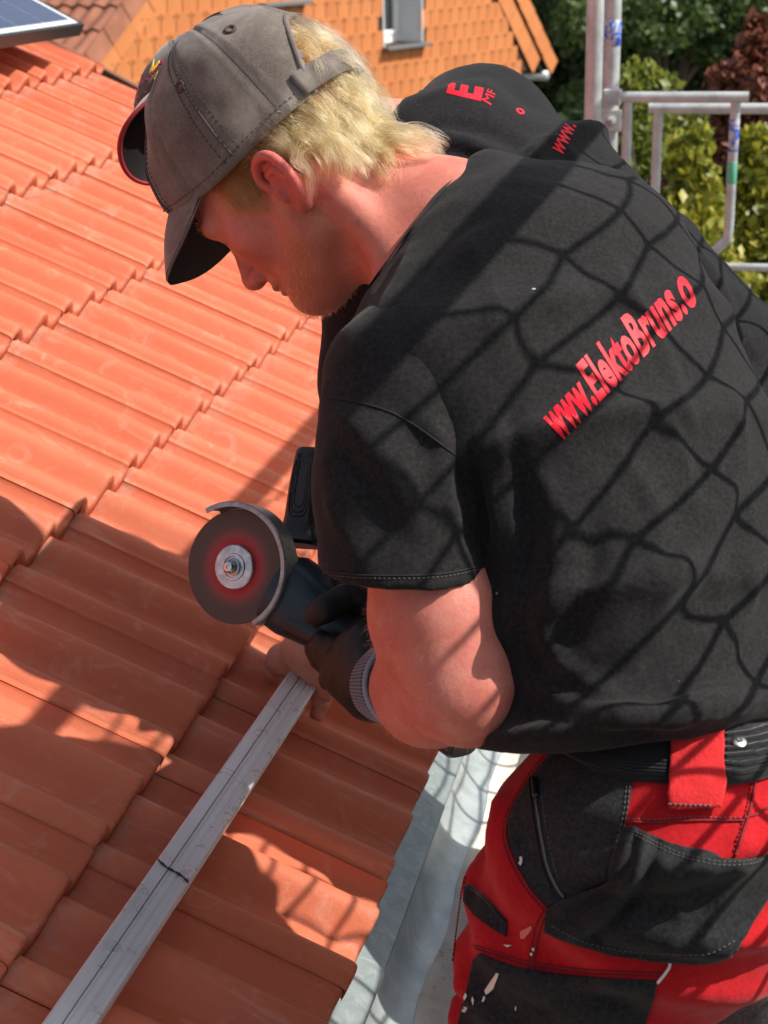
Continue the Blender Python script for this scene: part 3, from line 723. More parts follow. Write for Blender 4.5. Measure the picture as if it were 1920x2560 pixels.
def tree(name, label, base_pt, trunk_h, clumps, n, size, material, group=None, cat='tree', droop=0.5, limb_r=0.09, shell=0.55):
    t = empty(name, base_pt, label, cat, group); b = MB(); bp = np.asarray(base_pt, float)
    top = bp + np.array([0.1, 0.1, trunk_h]); b.tube(smooth_line([bp, bp * .5 + top * .5 + np.array([.06, -.05, 0]), top], 8), np.linspace(limb_r * 1.6, limb_r, 8), 9)
    for c, r in clumps: b.tube(smooth_line([bp + (top - bp) * random.uniform(.5, .95), (top + np.asarray(c)) / 2 + np.array([0, 0, -.1]), np.asarray(c)], 6), np.linspace(limb_r * .7, limb_r * .12, 6), 6)
    b.obj('trunk', M_BARK, t, True)
    vol = np.array([r[0] * r[1] * r[2] for _, r in clumps]) ** (2 / 3); vol /= vol.sum(); P = []
    for (c, r), w in zip(clumps, vol):
        k = int(n * w); q = rng.normal(size=(k, 3)); q /= np.linalg.norm(q, axis=1)[:, None]
        rad = shell + (1 - shell) * rng.random(k) ** 0.6; q = q * rad[:, None]
        q = q * (1 + 0.22 * vnoise(q, 2.3, int(c[0] * 31) % 97))[:, None]; P.append(np.asarray(c) + q * np.asarray(r))
    P = np.concatenate(P); keep = vnoise(P, 1.6 / max(0.35, size * 6), 3) > -0.42
    o = leaves('crown', P[keep], size, material, t, droop); tag(o, kind='stuff'); return t
L_DARK = leaf_mat('dark_leaf', (0.012, 0.030, 0.008), (0.045, 0.085, 0.024))
L_MID = leaf_mat('mid_leaf', (0.040, 0.080, 0.020), (0.110, 0.160, 0.045))
L_YEL = leaf_mat('yellow_leaf', (0.10, 0.15, 0.018), (0.50, 0.44, 0.050))
L_RED = leaf_mat('copper_leaf', (0.13, 0.035, 0.022), (0.34, 0.13, 0.075))
def scl(px, py, d, r): return (at(px, py, d), r)
def gnd(px, py, d): p = at(px, py, d); p[2] = 0; return p
TD = 1.75
def big(*c): return [scl(x, y, d * TD, (r0 * TD, r1 * TD, r2 * TD)) for x, y, d, (r0, r1, r2) in c]
tree('broadleaf_tree', 'tall dark green tree behind the scaffold poles and the gable', gnd(1480, 200, 15.5 * TD), 4.5,
     big((1330, -60, 15, (.9, .9, .9)), (1440, 60, 15.5, (.9, .9, .8)), (1560, -40, 15, (1.0, .9, .8)), (1400, 230, 15.5, (.9, .9, .7)), (1640, 120, 15.5, (1.0, .9, .8)), (1540, 250, 16, (1.0, .9, .8)), (1350, 120, 16, (.8, .9, .7))),
     34000, 0.125, L_DARK, 'dark trees behind the scaffold', limb_r=0.15)
tree('broadleaf_tree', 'dark green tree filling the top right corner behind the copper shrub', gnd(1840, 200, 15 * TD), 4.3,
     big((1720, 10, 14.5, (1.1, .9, .9)), (1850, -30, 14.5, (1.1, .9, .9)), (1960, 100, 14.5, (1.0, .9, .9)), (1760, 180, 15, (1.0, .9, .8)), (1880, 260, 15, (1.0, .9, .9)), (1990, -60, 15, (1., 1., .8))),
     34000, 0.125, L_DARK, 'dark trees behind the scaffold', limb_r=0.15)
tree('broadleaf_tree', 'mid green tree with sunlit sprays between the scaffold pole and the copper shrub', gnd(1640, 100, 13.4 * TD), 4.8,
     big((1590, 60, 13.2, (.36, .4, .22)), (1680, 20, 13.2, (.42, .4, .22)), (1640, 95, 13.0, (.30, .3, .14)), (1770, 40, 13.3, (.40, .4, .22)), (1870, 20, 13.3, (.4, .4, .25)), (1430, 60, 13.6, (.20, .3, .25)), (1440, 250, 13.6, (.15, .3, .2)), (1560, 200, 13.4, (.2, .2, .12)), (1760, 130, 13.4, (.2, .2, .12))),
     5200, 0.125, L_MID, 'dark trees behind the scaffold', shell=0.15, limb_r=0.13)
sh = lambda *c: [scl(x, y, d, (a, a * .9, b)) for x, y, d, a, b in c]
tree('shrub', 'yellow green shrub right beside the double scaffold pole', gnd(1600, 400, 8.3), 2.6,
     sh((1570, 250, 8.2, .13, .16), (1600, 190, 8.2, .10, .10), (1640, 215, 8.3, .14, .10), (1590, 360, 8.3, .18, .24), (1640, 460, 8.3, .22, .28), (1590, 520, 8.2, .18, .28), (1690, 380, 8.5, .20, .26), (1560, 600, 8.1, .25, .3), (1690, 590, 8.4, .3, .3)),
     7500, 0.050, leaf_mat('green_yellow_leaf', (0.085, 0.130, 0.022), (0.34, 0.36, 0.060)), 'autumn shrubs behind the guard rail', 'shrub', 0.9, 0.03, 0.25)
tree('shrub', 'bright yellow shrub column behind the bent guard rail post', gnd(1730, 500, 7.6), 2.4,
     sh((1740, 370, 7.5, .09, .10), (1725, 430, 7.5, .12, .14), (1700, 365, 7.6, .07, .06), (1750, 500, 7.5, .13, .16), (1720, 570, 7.5, .15, .18), (1770, 610, 7.5, .17, .18), (1690, 640, 7.4, .18, .2), (1800, 700, 7.5, .22, .22)),
     5500, 0.054, L_YEL, 'autumn shrubs behind the guard rail', 'shrub', 0.9, 0.03, 0.2)
tree('shrub', 'yellow shrub at the right picture edge below the copper leaves', gnd(1900, 500, 7.9), 2.4,
     sh((1890, 365, 7.8, .10, .10), (1915, 420, 7.8, .13, .15), (1880, 470, 7.8, .12, .14), (1930, 540, 7.8, .18, .2), (1880, 600, 7.8, .16, .18), (1940, 680, 7.8, .2, .22), (1560, 240, 7.8, .0, .0)),
     4500, 0.054, L_YEL, 'autumn shrubs behind the guard rail', 'shrub', 0.9, 0.03, 0.2)
tree('shrub', 'tall copper red shrub with a pointed tip at the right edge', gnd(1870, 300, 8.8), 3.6,
     sh((1885, 70, 8.7, .06, .10), (1895, 130, 8.7, .12, .16), (1930, 90, 8.7, .13, .16), (1890, 215, 8.7, .22, .22), (1850, 150, 8.7, .05, .08), (1820, 190, 8.7, .10, .10), (1930, 260, 8.7, .24, .26), (1830, 270, 8.8, .2, .2), (1870, 350, 8.8, .3, .26), (1780, 330, 9, .2, .2), (1770, 400, 9, .26, .26), (1850, 470, 9, .3, .3), (1760, 520, 9, .3, .3), (1900, 590, 9, .35, .3), (1680, 330, 9.4, .14, .12), (1680, 560, 9.3, .3, .3), (1760, 680, 9, .3, .3)),
     15000, 0.052, L_RED, 'autumn shrubs behind the guard rail', 'shrub', 0.9, 0.035, 0.2)
tree('shrub', 'dark green bush low behind the bright yellow shrub', gnd(1750, 640, 10.2), 2.0,
     sh((1600, 600, 10.2, .5, .5), (1760, 640, 10, .5, .45), (1900, 660, 10, .5, .45), (1500, 420, 10.5, .5, .5), (1690, 460, 10.6, .5, .5), (1850, 420, 10.6, .5, .4), (1600, 380, 10.8, .45, .4)),
     12000, 0.07, L_DARK, 'autumn shrubs behind the guard rail', 'shrub', 0.7, 0.03, 0.3)
M_BRICKW = mat('dark_brick', (0.10, 0.04, 0.03), 0.9)
bt = N(M_BRICKW, 'ShaderNodeTexBrick'); bt.inputs['Scale'].default_value = 4.2; bt.inputs['Color1'].default_value = (0.115, 0.042, 0.03, 1); bt.inputs['Color2'].default_value = (0.08, 0.032, 0.026, 1); bt.inputs['Mortar'].default_value = (0.10, 0.085, 0.075, 1)
lk(M_BRICKW, coords(M_BRICKW, (1, 1, 1), 'Object', (math.pi / 2, 0, 0)), bt.inputs['Vector']); base(M_BRICKW, bt.outputs['Color'])
far = empty('brick_outbuilding', gnd(1600, 200, 36), 'dark red brick building half hidden behind the dark trees', 'building')
p = gnd(1640, 200, 36.5); b = MB(); b.box(p + np.array([0, 0, 2.6]), ((1, 0, 0), (0, 1, 0), (0, 0, 1)), (9, 0.3, 2.6)); b.obj('wall', M_BRICKW, far)
b = MB(); b.add([p + np.array(q) for q in ((-9.3, -0.5, 5.2), (9.3, -0.5, 5.2), (9.3, 3, 7.6), (-9.3, 3, 7.6), (-9.3, -0.5, 5.05), (9.3, -0.5, 5.05), (9.3, 3, 7.45), (-9.3, 3, 7.45))], [(0, 1, 2, 3), (7, 6, 5, 4), (0, 4, 5, 1), (1, 5, 6, 2), (2, 6, 7, 3), (3, 7, 4, 0)]); b.obj('roof', M_BROWN, far)
b = MB(); b.tube([p + np.array([-1.5, 1.2, 5.6]), p + np.array([-1.5, 1.2, 8.0])], 0.3, 4); b.obj('chimney', M_BRICKW, far)

# ================================================================== scaffold
DECK = 5.46
scaf = empty('scaffold', np.array([0, 2, DECK]), 'galvanised steel scaffold with a double pole and guard rails along the eave', 'scaffold')
def Q(x, q, z): return CAM * np.array([1, 1, 0]) + EV * x + NH * q + np.array([0, 0, z])
def tube(name, pts, r, mat_=None, n=16, parent=scaf): b = MB(); b.tube(pts, r, n); return b.obj(name, mat_ or M_GALV, parent, True, angle=50)
pa = at(1485.5, 150, 4.27); pb = at(1529.5, 150, 4.50)
for p in (pa, pb): tube('standard', [np.array([p[0], p[1], DECK - 1.2]), np.array([p[0], p[1], 9.2])], 0.02415, None, 24)
b = MB(); b.lathe(np.array([pb[0], pb[1], at(1529, 47, 4.5)[2] - 0.074]), (0, 0, 1), [(0, 0.0242), (0.0005, 0.0249), (0.073, 0.0249), (0.0735, 0.0242)], 24)
M_BLUEP = mat('blue_paint_mark', (0.02, 0.10, 0.60), 0.5); 
vv_ = geo_pos(M_BLUEP, 1); base(M_BLUEP, mix(M_BLUEP, ramp(M_BLUEP, noise(M_BLUEP, vv_, 34, 5, 0.7, 1.0), [(0.46, BW(0)), (0.54, BW(1))]), (0.48, 0.50, 0.51), (0.02, 0.09, 0.58)))
b.obj('paint_mark', M_BLUEP, scaf, True)
b = MB(); c = np.array([pb[0], pb[1], at(1529, 315, 4.5)[2]]); b.bbox(c - CF * 0.027, (CR, CF, (0, 0, 1)), (0.030, 0.004, 0.032), 0.003); b.lathe(c - CF * 0.03, -CF, [(0, 0.012), (0.012, 0.012), (0.012, 0.006), (0.02, 0.006)], 12); b.obj('wedge_plate', M_GALV, scaf, False)
# guard frames at the end of the scaffold: they run outwards, square to the eave
d0 = at(1520, 243, 4.42); fa = lambda px, py: d0 + NH * _len(d0, NH, px)
def _len(p, d, px):
    lo, hi = -3.0, 3.0
    for _ in range(50):
        m_ = (lo + hi) / 2
        if topx(p + d * m_)[0] < px: lo = m_
        else: hi = m_
    return lo
RT = 0.0158
end_a = d0 + NH * _len(d0, NH, 1872)
b = MB(); V_ = []
b.tube([d0 + NH * 0.02, end_a], RT, 20, caps=False); b.tube([end_a, d0 + NH * 0.02], RT - 0.0028, 20, caps=False)
n_ = 20; ring = [end_a + 0 * NH]
b.lathe(end_a - NH * 0.0005, NH, [(0, RT), (0.0006, RT), (0.0006, RT - 0.0028), (-0.02, RT - 0.0028)], 20)
b.obj('guard_rail', M_GALV, scaf, True, angle=40)
b = MB(); b.bbox(d0 + NH * 0.012, (NH, EV, (0, 0, 1)), (0.026, 0.022, 0.022), 0.004); b.bbox(d0 - EV * 0.024 + NH * 0.0, (NH, EV, (0, 0, 1)), (0.008, 0.004, 0.013), 0.002); b.obj('coupler', M_GALV, scaf, False)
for px, bend in ((1570, False), (1840, True)):
    p = d0 + NH * _len(d0, NH, px) - np.array([0, 0, 0.012]); L = 0.42
    if bend: pts = smooth_line([p, p - np.array([0, 0, 0.2]), p - np.array([0, 0, L - 0.05]), p - NH * 0.012 - np.array([0, 0, L - 0.02]), p - NH * 0.05 - np.array([0, 0, L + .012]), p - NH * 0.12 - np.array([0, 0, L + .03])], 26)
    else: pts = [p, p - np.array([0, 0, L + 0.2])]
    tube('guard_post', pts, 0.0142)
b = MB(); q = d0 + NH * _len(d0, NH, 1840) - np.array([0, 0, 0.0]); b.lathe(q - np.array([0, 0, 0.24]), (0, 0, 1), [(0, 0.0143), (0.001, 0.0147), (0.06, 0.0147), (0.061, 0.0143)], 16); b.obj('paint_mark', M_GREEN, scaf, True)
b = MB(); b.lathe(q - np.array([0, 0, 0.15]), (0, 0, 1), [(0, 0.0143), (0.001, 0.0147), (0.09, 0.0147), (0.091, 0.0143)], 16); b.obj('paint_mark', M_BLUEP, scaf, True)
e0_ = at(1622, 271, 4.55); tube('guard_rail', [e0_, e0_ + NH * 0.9], 0.0160)
p = e0_ + NH * _len(e0_, NH, 1646); tube('guard_post', [p, p - np.array([0, 0, 0.62])], 0.0146)
e1_ = at(1700, 664, 4.55); tube('guard_rail', [e1_ - NH * 0.3, e1_ + NH * 0.8], 0.0120)
l0_ = at(1459, 320, 4.30); tube('ledger', [l0_ - CR * 0.02, l0_ - CR * 0.30 + CD * 0.012], 0.0165)
# outer standards and rails carry the net, out of view on the right
QN = 0.27
SK = ((R3(0, 0.146, 0) - CAM) @ NH); kk = (QN - SK) / (SUN @ NH); ZT = (R3(0, 0.146, 0.0) + SUN * kk)[2]
for x in (-0.9, 1.35 + 3.2): tube('standard', [Q(x, QN + 0.06, DECK - 1.2), Q(x, QN + 0.06, ZT + 0.5)], 0.02415)
tube('top_rail', [Q(-2.6, QN, ZT), Q(4.9, QN, ZT)], 0.021)
tube('deck_rail', [Q(-2.6, QN, DECK + 0.15), Q(4.9, QN, DECK + 0.15)], 0.02)
M_DECK = mat('scaffold_deck', (0.30, 0.27, 0.23), 0.85); vv_ = geo_pos(M_DECK, 1); base(M_DECK, ramp(M_DECK, noise(M_DECK, vv_, 8, 5), [(0.3, (0.22, 0.2, 0.17)), (0.7, (0.38, 0.35, 0.3))]))
for q in (-0.27, 0.04): b = MB(); b.bbox(Q(1.2, q, DECK - 0.025), (EV, NH, (0, 0, 1)), (3.4, 0.145, 0.025), 0.004); b.obj('deck_board', M_DECK, scaf)
for x in (-1.8, 1.0, 4.2): tube('transom', [Q(x, -0.5, DECK - 0.075), Q(x, QN + 0.05, DECK - 0.075)], 0.02415)
# safety net hung from the top rail
net = empty('safety_net', Q(1.2, QN, DECK + 0.15), 'black cord safety net hanging from the scaffold top rail', 'safety net')
b = MB(); MS = 0.130; Hn = ZT - DECK - 0.1
def netpt(x, z):
    w = np.array([x * 1.3, 0, z * 1.5])[None]; a = vnoise(w, 1.0, 5)[0]; c = vnoise(w, 1.7, 9)[0]; d = vnoise(w, 2.3, 11)[0]
    return Q(x + 0.030 * a, QN + 0.04 * c, ZT - z + 0.022 * d)
def bar(p, q):                                                     # one sagging bar of the mesh
    s_ = trand.uniform(-0.004, 0.004); return smooth_line([p, (p + q) / 2 + EV * s_ + np.array([0, 0, -0.0035 + trand.uniform(-.003, .002)]), q], 5)
CW_, CH_ = 0.086, 0.074; rows = int(Hn / CH_); cols = int(5.8 / CW_)
def node(k, j): return netpt(-1.3 + k * CW_ + 0.012 * ((j % 2) - 0.5), j * CH_ + 0.016 * (((k + j) % 2) - 0.5) * (j > 0))
for j in range(rows + 1):
    for k in range(cols):
        p = node(k, j)
        if k + 1 < cols and j > 0: b.tube(bar(p, node(k + 1, j)), 0.0035, 5, False)
        if j < rows: b.tube(bar(p, node(k, j + 1)), 0.0035, 5, False)
        b.tube([p - [0, 0, .008], p, p + [0, 0, .008]], [0.0030, 0.0060, 0.0030], 5)
nt = b.obj('net_mesh', M_ROPE, net, True); tag(nt, kind='stuff')
# ================================================================== cloth and skin materials
def cloth(name, lo, hi, weave=900, fuzz=0.5, rough=0.9, dust=0.0, sheen=0.06, mul=2.3):
    m = mat(name, lo, rough, spec=0.15, sheen=sheen); v = coords(m, (1, 1, 1), 'Object')
    c = ramp(m, noise(m, v, 9, 5, 0.6), [(0.3, lo), (0.7, hi)])
    c = mix(m, ramp(m, noise(m, v, 260, 4, 0.75), [(0.38, BW(0)), (0.72, BW(0.85))]), c, tuple(min(1, x * mul + 0.004) for x in hi))
    if dust: c = mix(m, ramp(m, noise(m, v, 150, 2, 0.5), [(0.80, BW(0)), (0.815, BW(dust))]), c, (0.75, 0.73, 0.70))
    base(m, c)
    bump(m, noise(m, v, weave, 2), fuzz, 0.0006, bump(m, noise(m, v, 95, 4, 0.65), 0.35, 0.0016)); return m
M_SHIRT = cloth('black_cotton', (0.0072, 0.0066, 0.0069), (0.0105, 0.0096, 0.0100), 1100, 0.6, dust=0.7)
M_SHIRT2 = cloth('black_polyester', (0.0055, 0.0052, 0.0056), (0.0080, 0.0076, 0.0081), 1100, 0.4, dust=0.5)
M_REDCL = cloth('red_work_cloth', (0.33, 0.005, 0.009), (0.40, 0.008, 0.012), 700, 0.5, sheen=0.10, mul=1.25)
M_REDDK = cloth('red_strap_cloth', (0.40, 0.012, 0.016), (0.50, 0.020, 0.022), 380, 0.8, sheen=0.12, mul=1.2)
M_BLKCL = cloth('black_work_cloth', (0.010, 0.010, 0.011), (0.018, 0.018, 0.019), 800, 0.6)
M_CANVAS = cloth('black_canvas', (0.008, 0.008, 0.0085), (0.014, 0.014, 0.015), 1300, 0.5)
M_GREYTR = cloth('dark_grey_work_cloth', (0.040, 0.039, 0.040), (0.062, 0.060, 0.060), 800, 0.5)
M_ELAST = mat('ribbed_elastic', (0.012, 0.012, 0.013), 0.85, spec=0.15, sheen=0.3)
M_PRINT = mat('red_print', (0.72, 0.006, 0.022), 0.55, spec=0.3)
M_THREAD = mat('dark_thread', (0.012, 0.011, 0.012), 0.9)
M_GTHREAD = mat('grey_thread', (0.10, 0.092, 0.092), 0.9)
M_REDTHR = mat('dark_red_thread', (0.20, 0.004, 0.008), 0.9)
M_CAP = mat('faded_twill', (0.11, 0.095, 0.085), 0.95, spec=0.1, sheen=0.25)
v = coords(M_CAP, (1, 1, 1), 'Object')
c = ramp(M_CAP, noise(M_CAP, v, 14, 6, 0.7, 0.6), [(0.28, (0.100, 0.076, 0.064)), (0.50, (0.172, 0.138, 0.118)), (0.70, (0.32, 0.280, 0.245))])
wv = N(M_CAP, 'ShaderNodeTexWave'); wv.inputs['Scale'].default_value = 520; wv.inputs['Distortion'].default_value = 1.2; wv.inputs['Detail'].default_value = 2; wv.bands_direction = 'DIAGONAL'; lk(M_CAP, v, wv.inputs['Vector'])
c = mix(M_CAP, ramp(M_CAP, noise(M_CAP, v, 480, 3, 0.7), [(0.45, BW(0)), (0.8, BW(0.5))]), c, (0.30, 0.27, 0.25))
base(M_CAP, mix(M_CAP, ramp(M_CAP, wv.outputs['Fac'], [(0.3, BW(0)), (0.8, BW(0.30))]), c, (0.055, 0.047, 0.042)))
bump(M_CAP, wv.outputs['Fac'], 0.35, 0.0006, bump(M_CAP, noise(M_CAP, v, 40, 4), 0.3, 0.002))
M_CAPST = mat('worn_seam', (0.062, 0.052, 0.048), 0.95)
M_CAP2 = mat('brown_black_twill', (0.040, 0.029, 0.027), 0.9, spec=0.15, sheen=0.3)
v = coords(M_CAP2, (1, 1, 1), 'Object'); bump(M_CAP2, noise(M_CAP2, v, 900, 2), 0.4, 0.0005)
base(M_CAP2, ramp(M_CAP2, noise(M_CAP2, v, 300, 3), [(0.3, (0.030, 0.022, 0.020)), (0.75, (0.060, 0.046, 0.043))]))
M_CAPUND = mat('shiny_black_lining', (0.010, 0.010, 0.011), 0.32)
M_EMBR = mat('red_embroidery', (0.42, 0.018, 0.035), 0.55); M_EMBY = mat('yellow_embroidery', (0.66, 0.42, 0.02), 0.5)
M_PIPING = mat('red_piping', (0.25, 0.012, 0.022), 0.6)

M_SKIN = mat('fair_sunburnt_skin', (0.60, 0.27, 0.20), 0.52, spec=0.32, sss=0.12)
v = coords(M_SKIN, (1, 1, 1), 'Object')
c = ramp(M_SKIN, noise(M_SKIN, v, 16, 4, 0.55), [(0.3, (0.50, 0.140, 0.105)), (0.55, (0.55, 0.175, 0.130)), (0.75, (0.58, 0.210, 0.158))])
c = mix(M_SKIN, ramp(M_SKIN, noise(M_SKIN, v, 210, 3, 0.6), [(0.50, BW(0)), (0.72, BW(0.42))]), c, (0.42, 0.095, 0.070))
c = mix(M_SKIN, ramp(M_SKIN, noise(M_SKIN, v, 330, 2, 0.5), [(0.73, BW(0)), (0.78, BW(0.35))]), c, (0.30, 0.075, 0.045))
c = mix(M_SKIN, ramp(M_SKIN, noise(M_SKIN, v, 48, 3, 0.6), [(0.45, BW(0)), (0.70, BW(0.35))]), c, (0.66, 0.30, 0.22))
at_ = N(M_SKIN, 'ShaderNodeAttribute'); at_.attribute_name = 'flush'
c = mix(M_SKIN, at_.outputs['Fac'], c, (0.56, 0.085, 0.085))
at_ = N(M_SKIN, 'ShaderNodeAttribute'); at_.attribute_name = 'stubble'
c = mix(M_SKIN, at_.outputs['Fac'], c, (0.30, 0.120, 0.060))
base(M_SKIN, c)
bump(M_SKIN, noise(M_SKIN, v, 900, 2), 0.45, 0.0005, bump(M_SKIN, noise(M_SKIN, v, 170, 4, 0.65), 0.40, 0.0012))
M_SKIN2 = mat('tanned_skin', (0.46, 0.20, 0.13), 0.5, spec=0.35, sss=0.12)
v = coords(M_SKIN2, (1, 1, 1), 'Object')
base(M_SKIN2, mix(M_SKIN2, ramp(M_SKIN2, noise(M_SKIN2, v, 260, 3), [(0.5, BW(0)), (0.75, BW(0.3))]), ramp(M_SKIN2, noise(M_SKIN2, v, 30, 4), [(0.3, (0.50, 0.215, 0.145)), (0.7, (0.62, 0.305, 0.215))]), (0.30, 0.11, 0.075)))
bump(M_SKIN2, noise(M_SKIN2, v, 420, 3), 0.35, 0.0007)
M_NAIL = mat('finger_nail', (0.62, 0.36, 0.29), 0.3)
M_GLOVE = mat('black_nitrile_glove', (0.011, 0.0105, 0.010), 0.55, spec=0.35)
v = coords(M_GLOVE, (1, 1, 1), 'Object'); bump(M_GLOVE, noise(M_GLOVE, v, 500, 3), 0.45, 0.0006, bump(M_GLOVE, noise(M_GLOVE, v, 70, 4), 0.4, 0.002))
M_KNIT = mat('black_knit_cuff', (0.018, 0.018, 0.020), 0.9, sheen=0.3); M_KNITW = mat('grey_blue_knit', (0.17, 0.21, 0.28), 0.9, sheen=0.3)
M_LASH = mat('lash', (0.06, 0.03, 0.02), 0.7)
M_STEEL = mat('bright_steel', (0.62, 0.63, 0.64), 0.25, 1.0)

def cv(x, y, z): return CR * x + CD * y + CF * z
def stamp(V, F, name, material, parent, smooth=True): return obj(name, V, F, material, parent, smooth)
def thread(tree, pts, name, material, parent, r=0.0007, off=0.0006, n=40, dash=0.0):
    L = cast_line(tree, pts, n, off)
    if len(L) < 2: return None
    b = MB()
    if dash:
        d = np.r_[0, np.cumsum(np.linalg.norm(np.diff(L, axis=0), axis=1))]; s = 0
        while s + dash < d[-1]:
            t = np.array([s, s + dash * .6]); P = np.stack([np.interp(t, d, L[:, k]) for k in range(3)], 1); b.tube(P, r, 5); s += dash
    else:
        seg = [L[0]]
        for p in L[1:]:
            if np.linalg.norm(p - seg[-1]) > 0.06:
                if len(seg) > 1: b.tube(seg, r, 5)
                seg = []
            seg.append(p)
        if len(seg) > 1: b.tube(seg, r, 5)
    return b.obj(name, material, parent, True) if b.V else None
def text_on(tree, txt, quad, name, material, parent, bold=0.02, off=0.0010, disp=True, sx=1.0, fit=None):
    """lettering laid on a surface: quad = picture corners of the text box (base left, base right, cap right, cap left)"""
    cu = bpy.data.curves.new('lettering', 'FONT'); cu.body = txt; cu.size = 1; cu.offset = bold; cu.resolution_u = 3; cu.space_character = sx
    t = bpy.data.objects.new('lettering', cu); COL.objects.link(t); dg = bpy.context.evaluated_depsgraph_get(); dg.update()
    me = bpy.data.meshes.new_from_object(t.evaluated_get(dg)); bm = bmesh.new(); bm.from_mesh(me); bmesh.ops.triangulate(bm, faces=bm.faces[:])
    X = [v.co.x for v in bm.verts]; x0, x1 = min(X), max(X); capH = 0.70
    for _ in range(3):
        es = [e for e in bm.edges if e.calc_length() > 0.10]
        if es: bmesh.ops.subdivide_edges(bm, edges=es, cuts=1); bmesh.ops.triangulate(bm, faces=bm.faces[:])
    P = np.array([v.co[:2] for v in bm.verts]); F = [[v.index for v in f.verts] for f in bm.faces]; bm.free()
    bpy.data.objects.remove(t); bpy.data.curves.remove(cu); bpy.data.meshes.remove(me)
    q = np.array(quad, float) * (DS if disp else 1); src = np.array([(0, 0), (1, 0), (1, 1), (0, 1)], float); A = []
    for (x, y), (u, w) in zip(src, q): A += [[x, y, 1, 0, 0, 0, -u * x, -u * y, -u], [0, 0, 0, x, y, 1, -w * x, -w * y, -w]]
    H = np.linalg.svd(np.array(A))[2][-1].reshape(3, 3); S = np.stack([(P[:, 0] - x0) / (x1 - x0), P[:, 1] / capH, np.ones(len(P))])
    if fit is not None: S[0] = np.interp(S[0], *fit)
    uv = H @ S; uv = (uv[:2] / uv[2]).T; V = []; nn = []; ok = []
    for x, y in uv:
        p, n = cast(tree, x, y); ok.append(p is not None); V.append(p if p is not None else CAM); nn.append(n if n is not None else np.zeros(3))
    V = np.array(V); nn = np.array(nn); F = [f for f in F if all(ok[i] for i in f) and max(np.linalg.norm(V[f[a]] - V[f[a - 1]]) for a in range(len(f))) < 0.03]
    if not F: print('NO TEXT', txt); return None
    T = np.array(F); g = np.cross(V[T[:, 1]] - V[T[:, 0]], V[T[:, 2]] - V[T[:, 0]]); fl = (g * (V[T[:, 0]] - CAM)).sum(1) > 0; T[fl] = T[fl][:, ::-1]
    n = len(V); ed = {}
    for f in T.tolist():
        for a, b in ((f[0], f[1]), (f[1], f[2]), (f[2], f[0])):
            if (b, a) in ed: del ed[(b, a)]
            else: ed[(a, b)] = 1
    FF = T.tolist() + [[b, a, a + n] for a, b in ed] + [[b, a + n, b + n] for a, b in ed]
    return obj(name, np.vstack([V + nn * off, V - nn * 0.0006]), FF, material, parent, False)

def stations(rows, lat):
    """torso rings: rows of (x, y, depth, half width, half depth) in the 1659-wide view"""
    C = [dat(r[0], r[1], r[2]) for r in rows]; out = []
    for k, r in enumerate(rows):
        a = C[max(k - 1, 0)]; c = C[min(k + 1, len(C) - 1)]; s = unit(c - a); l = np.asarray(r[5] if len(r) > 5 else lat, float); l = unit(l - s * (l @ s)); f = np.cross(s, l)
        out.append((C[k], l, r[3], f, r[4]))
    return out

# ------------------------------------------------------------------ head, shared by both men (local axes: x right, y face, z crown)
def head_field(h=0.0019, neck_to=None, neck_r=(0.060, 0.066)):
    f = Field((-0.105, -0.125, -0.215), (0.105, 0.165, 0.115), h); E3 = ((1, 0, 0), (0, 1, 0), (0, 0, 1))
    f.ell((0, 0.010, 0.012), E3, (0.074, 0.096, 0.092), 0.0)
    f.ell((0, 0.055, -0.060), E3, (0.062, 0.052, 0.075), 0.04)
    f.ell((0, 0.030, -0.095), E3, (0.058, 0.062, 0.052), 0.03)
    for s in (-1, 1):
        f.cone((s * 0.054, 0.004, -0.085), (s * 0.049, 0.020, -0.126), 0.020, 0.022, 0.02); f.cone((s * 0.049, 0.020, -0.126), (s * 0.012, 0.086, -0.147), 0.022, 0.019, 0.025)
        f.ell((s * 0.045, 0.070, -0.072), E3, (0.020, 0.022, 0.020), 0.02)                    # cheekbone
        f.ell((s * 0.034, 0.104, -0.052), E3, (0.017, 0.013, 0.0135), 0.012, 'cut')
        f.ell((s * 0.032, 0.084, -0.053), E3, (0.0165, 0.0145, 0.0135), 0.004)               # lid
        f.ell((s * 0.034, 0.092, -0.036), E3, (0.022, 0.012, 0.0075), 0.012)                 # brow
    f.ell((0, 0.088, -0.148), E3, (0.021, 0.018, 0.016), 0.02); f.ell((0, 0.044, -0.146), E3, (0.044, 0.046, 0.030), 0.03)
    f.ell((0, 0.086, -0.040), E3, (0.045, 0.016, 0.018), 0.02)
    f.cone((0, 0.098, -0.046), (0, 0.1205, -0.086), 0.0095, 0.0125, 0.010); f.ell((0, 0.1225, -0.0890), E3, (0.0125, 0.0115, 0.0105), 0.006)
    for s in (-1, 1): f.ell((s * 0.0125, 0.1105, -0.0930), E3, (0.0085, 0.0110, 0.0085), 0.005); f.ell((s * 0.0065, 0.115, -0.1005), E3, (0.0035, 0.0050, 0.0040), 0.002, 'cut')
    f.ell((0, 0.100, -0.112), E3, (0.022, 0.012, 0.010), 0.012)
    f.ell((0, 0.1065, -0.1160), E3, (0.021, 0.0085, 0.0048), 0.003); f.ell((0, 0.1040, -0.1255), E3, (0.019, 0.0090, 0.0055), 0.003); f.ell((0, 0.118, -0.1208), E3, (0.024, 0.0090, 0.0012), 0.002, 'cut')
    f.ell((0, 0.108, -0.1370), E3, (0.014, 0.006, 0.0045), 0.006, 'cut')
    return f
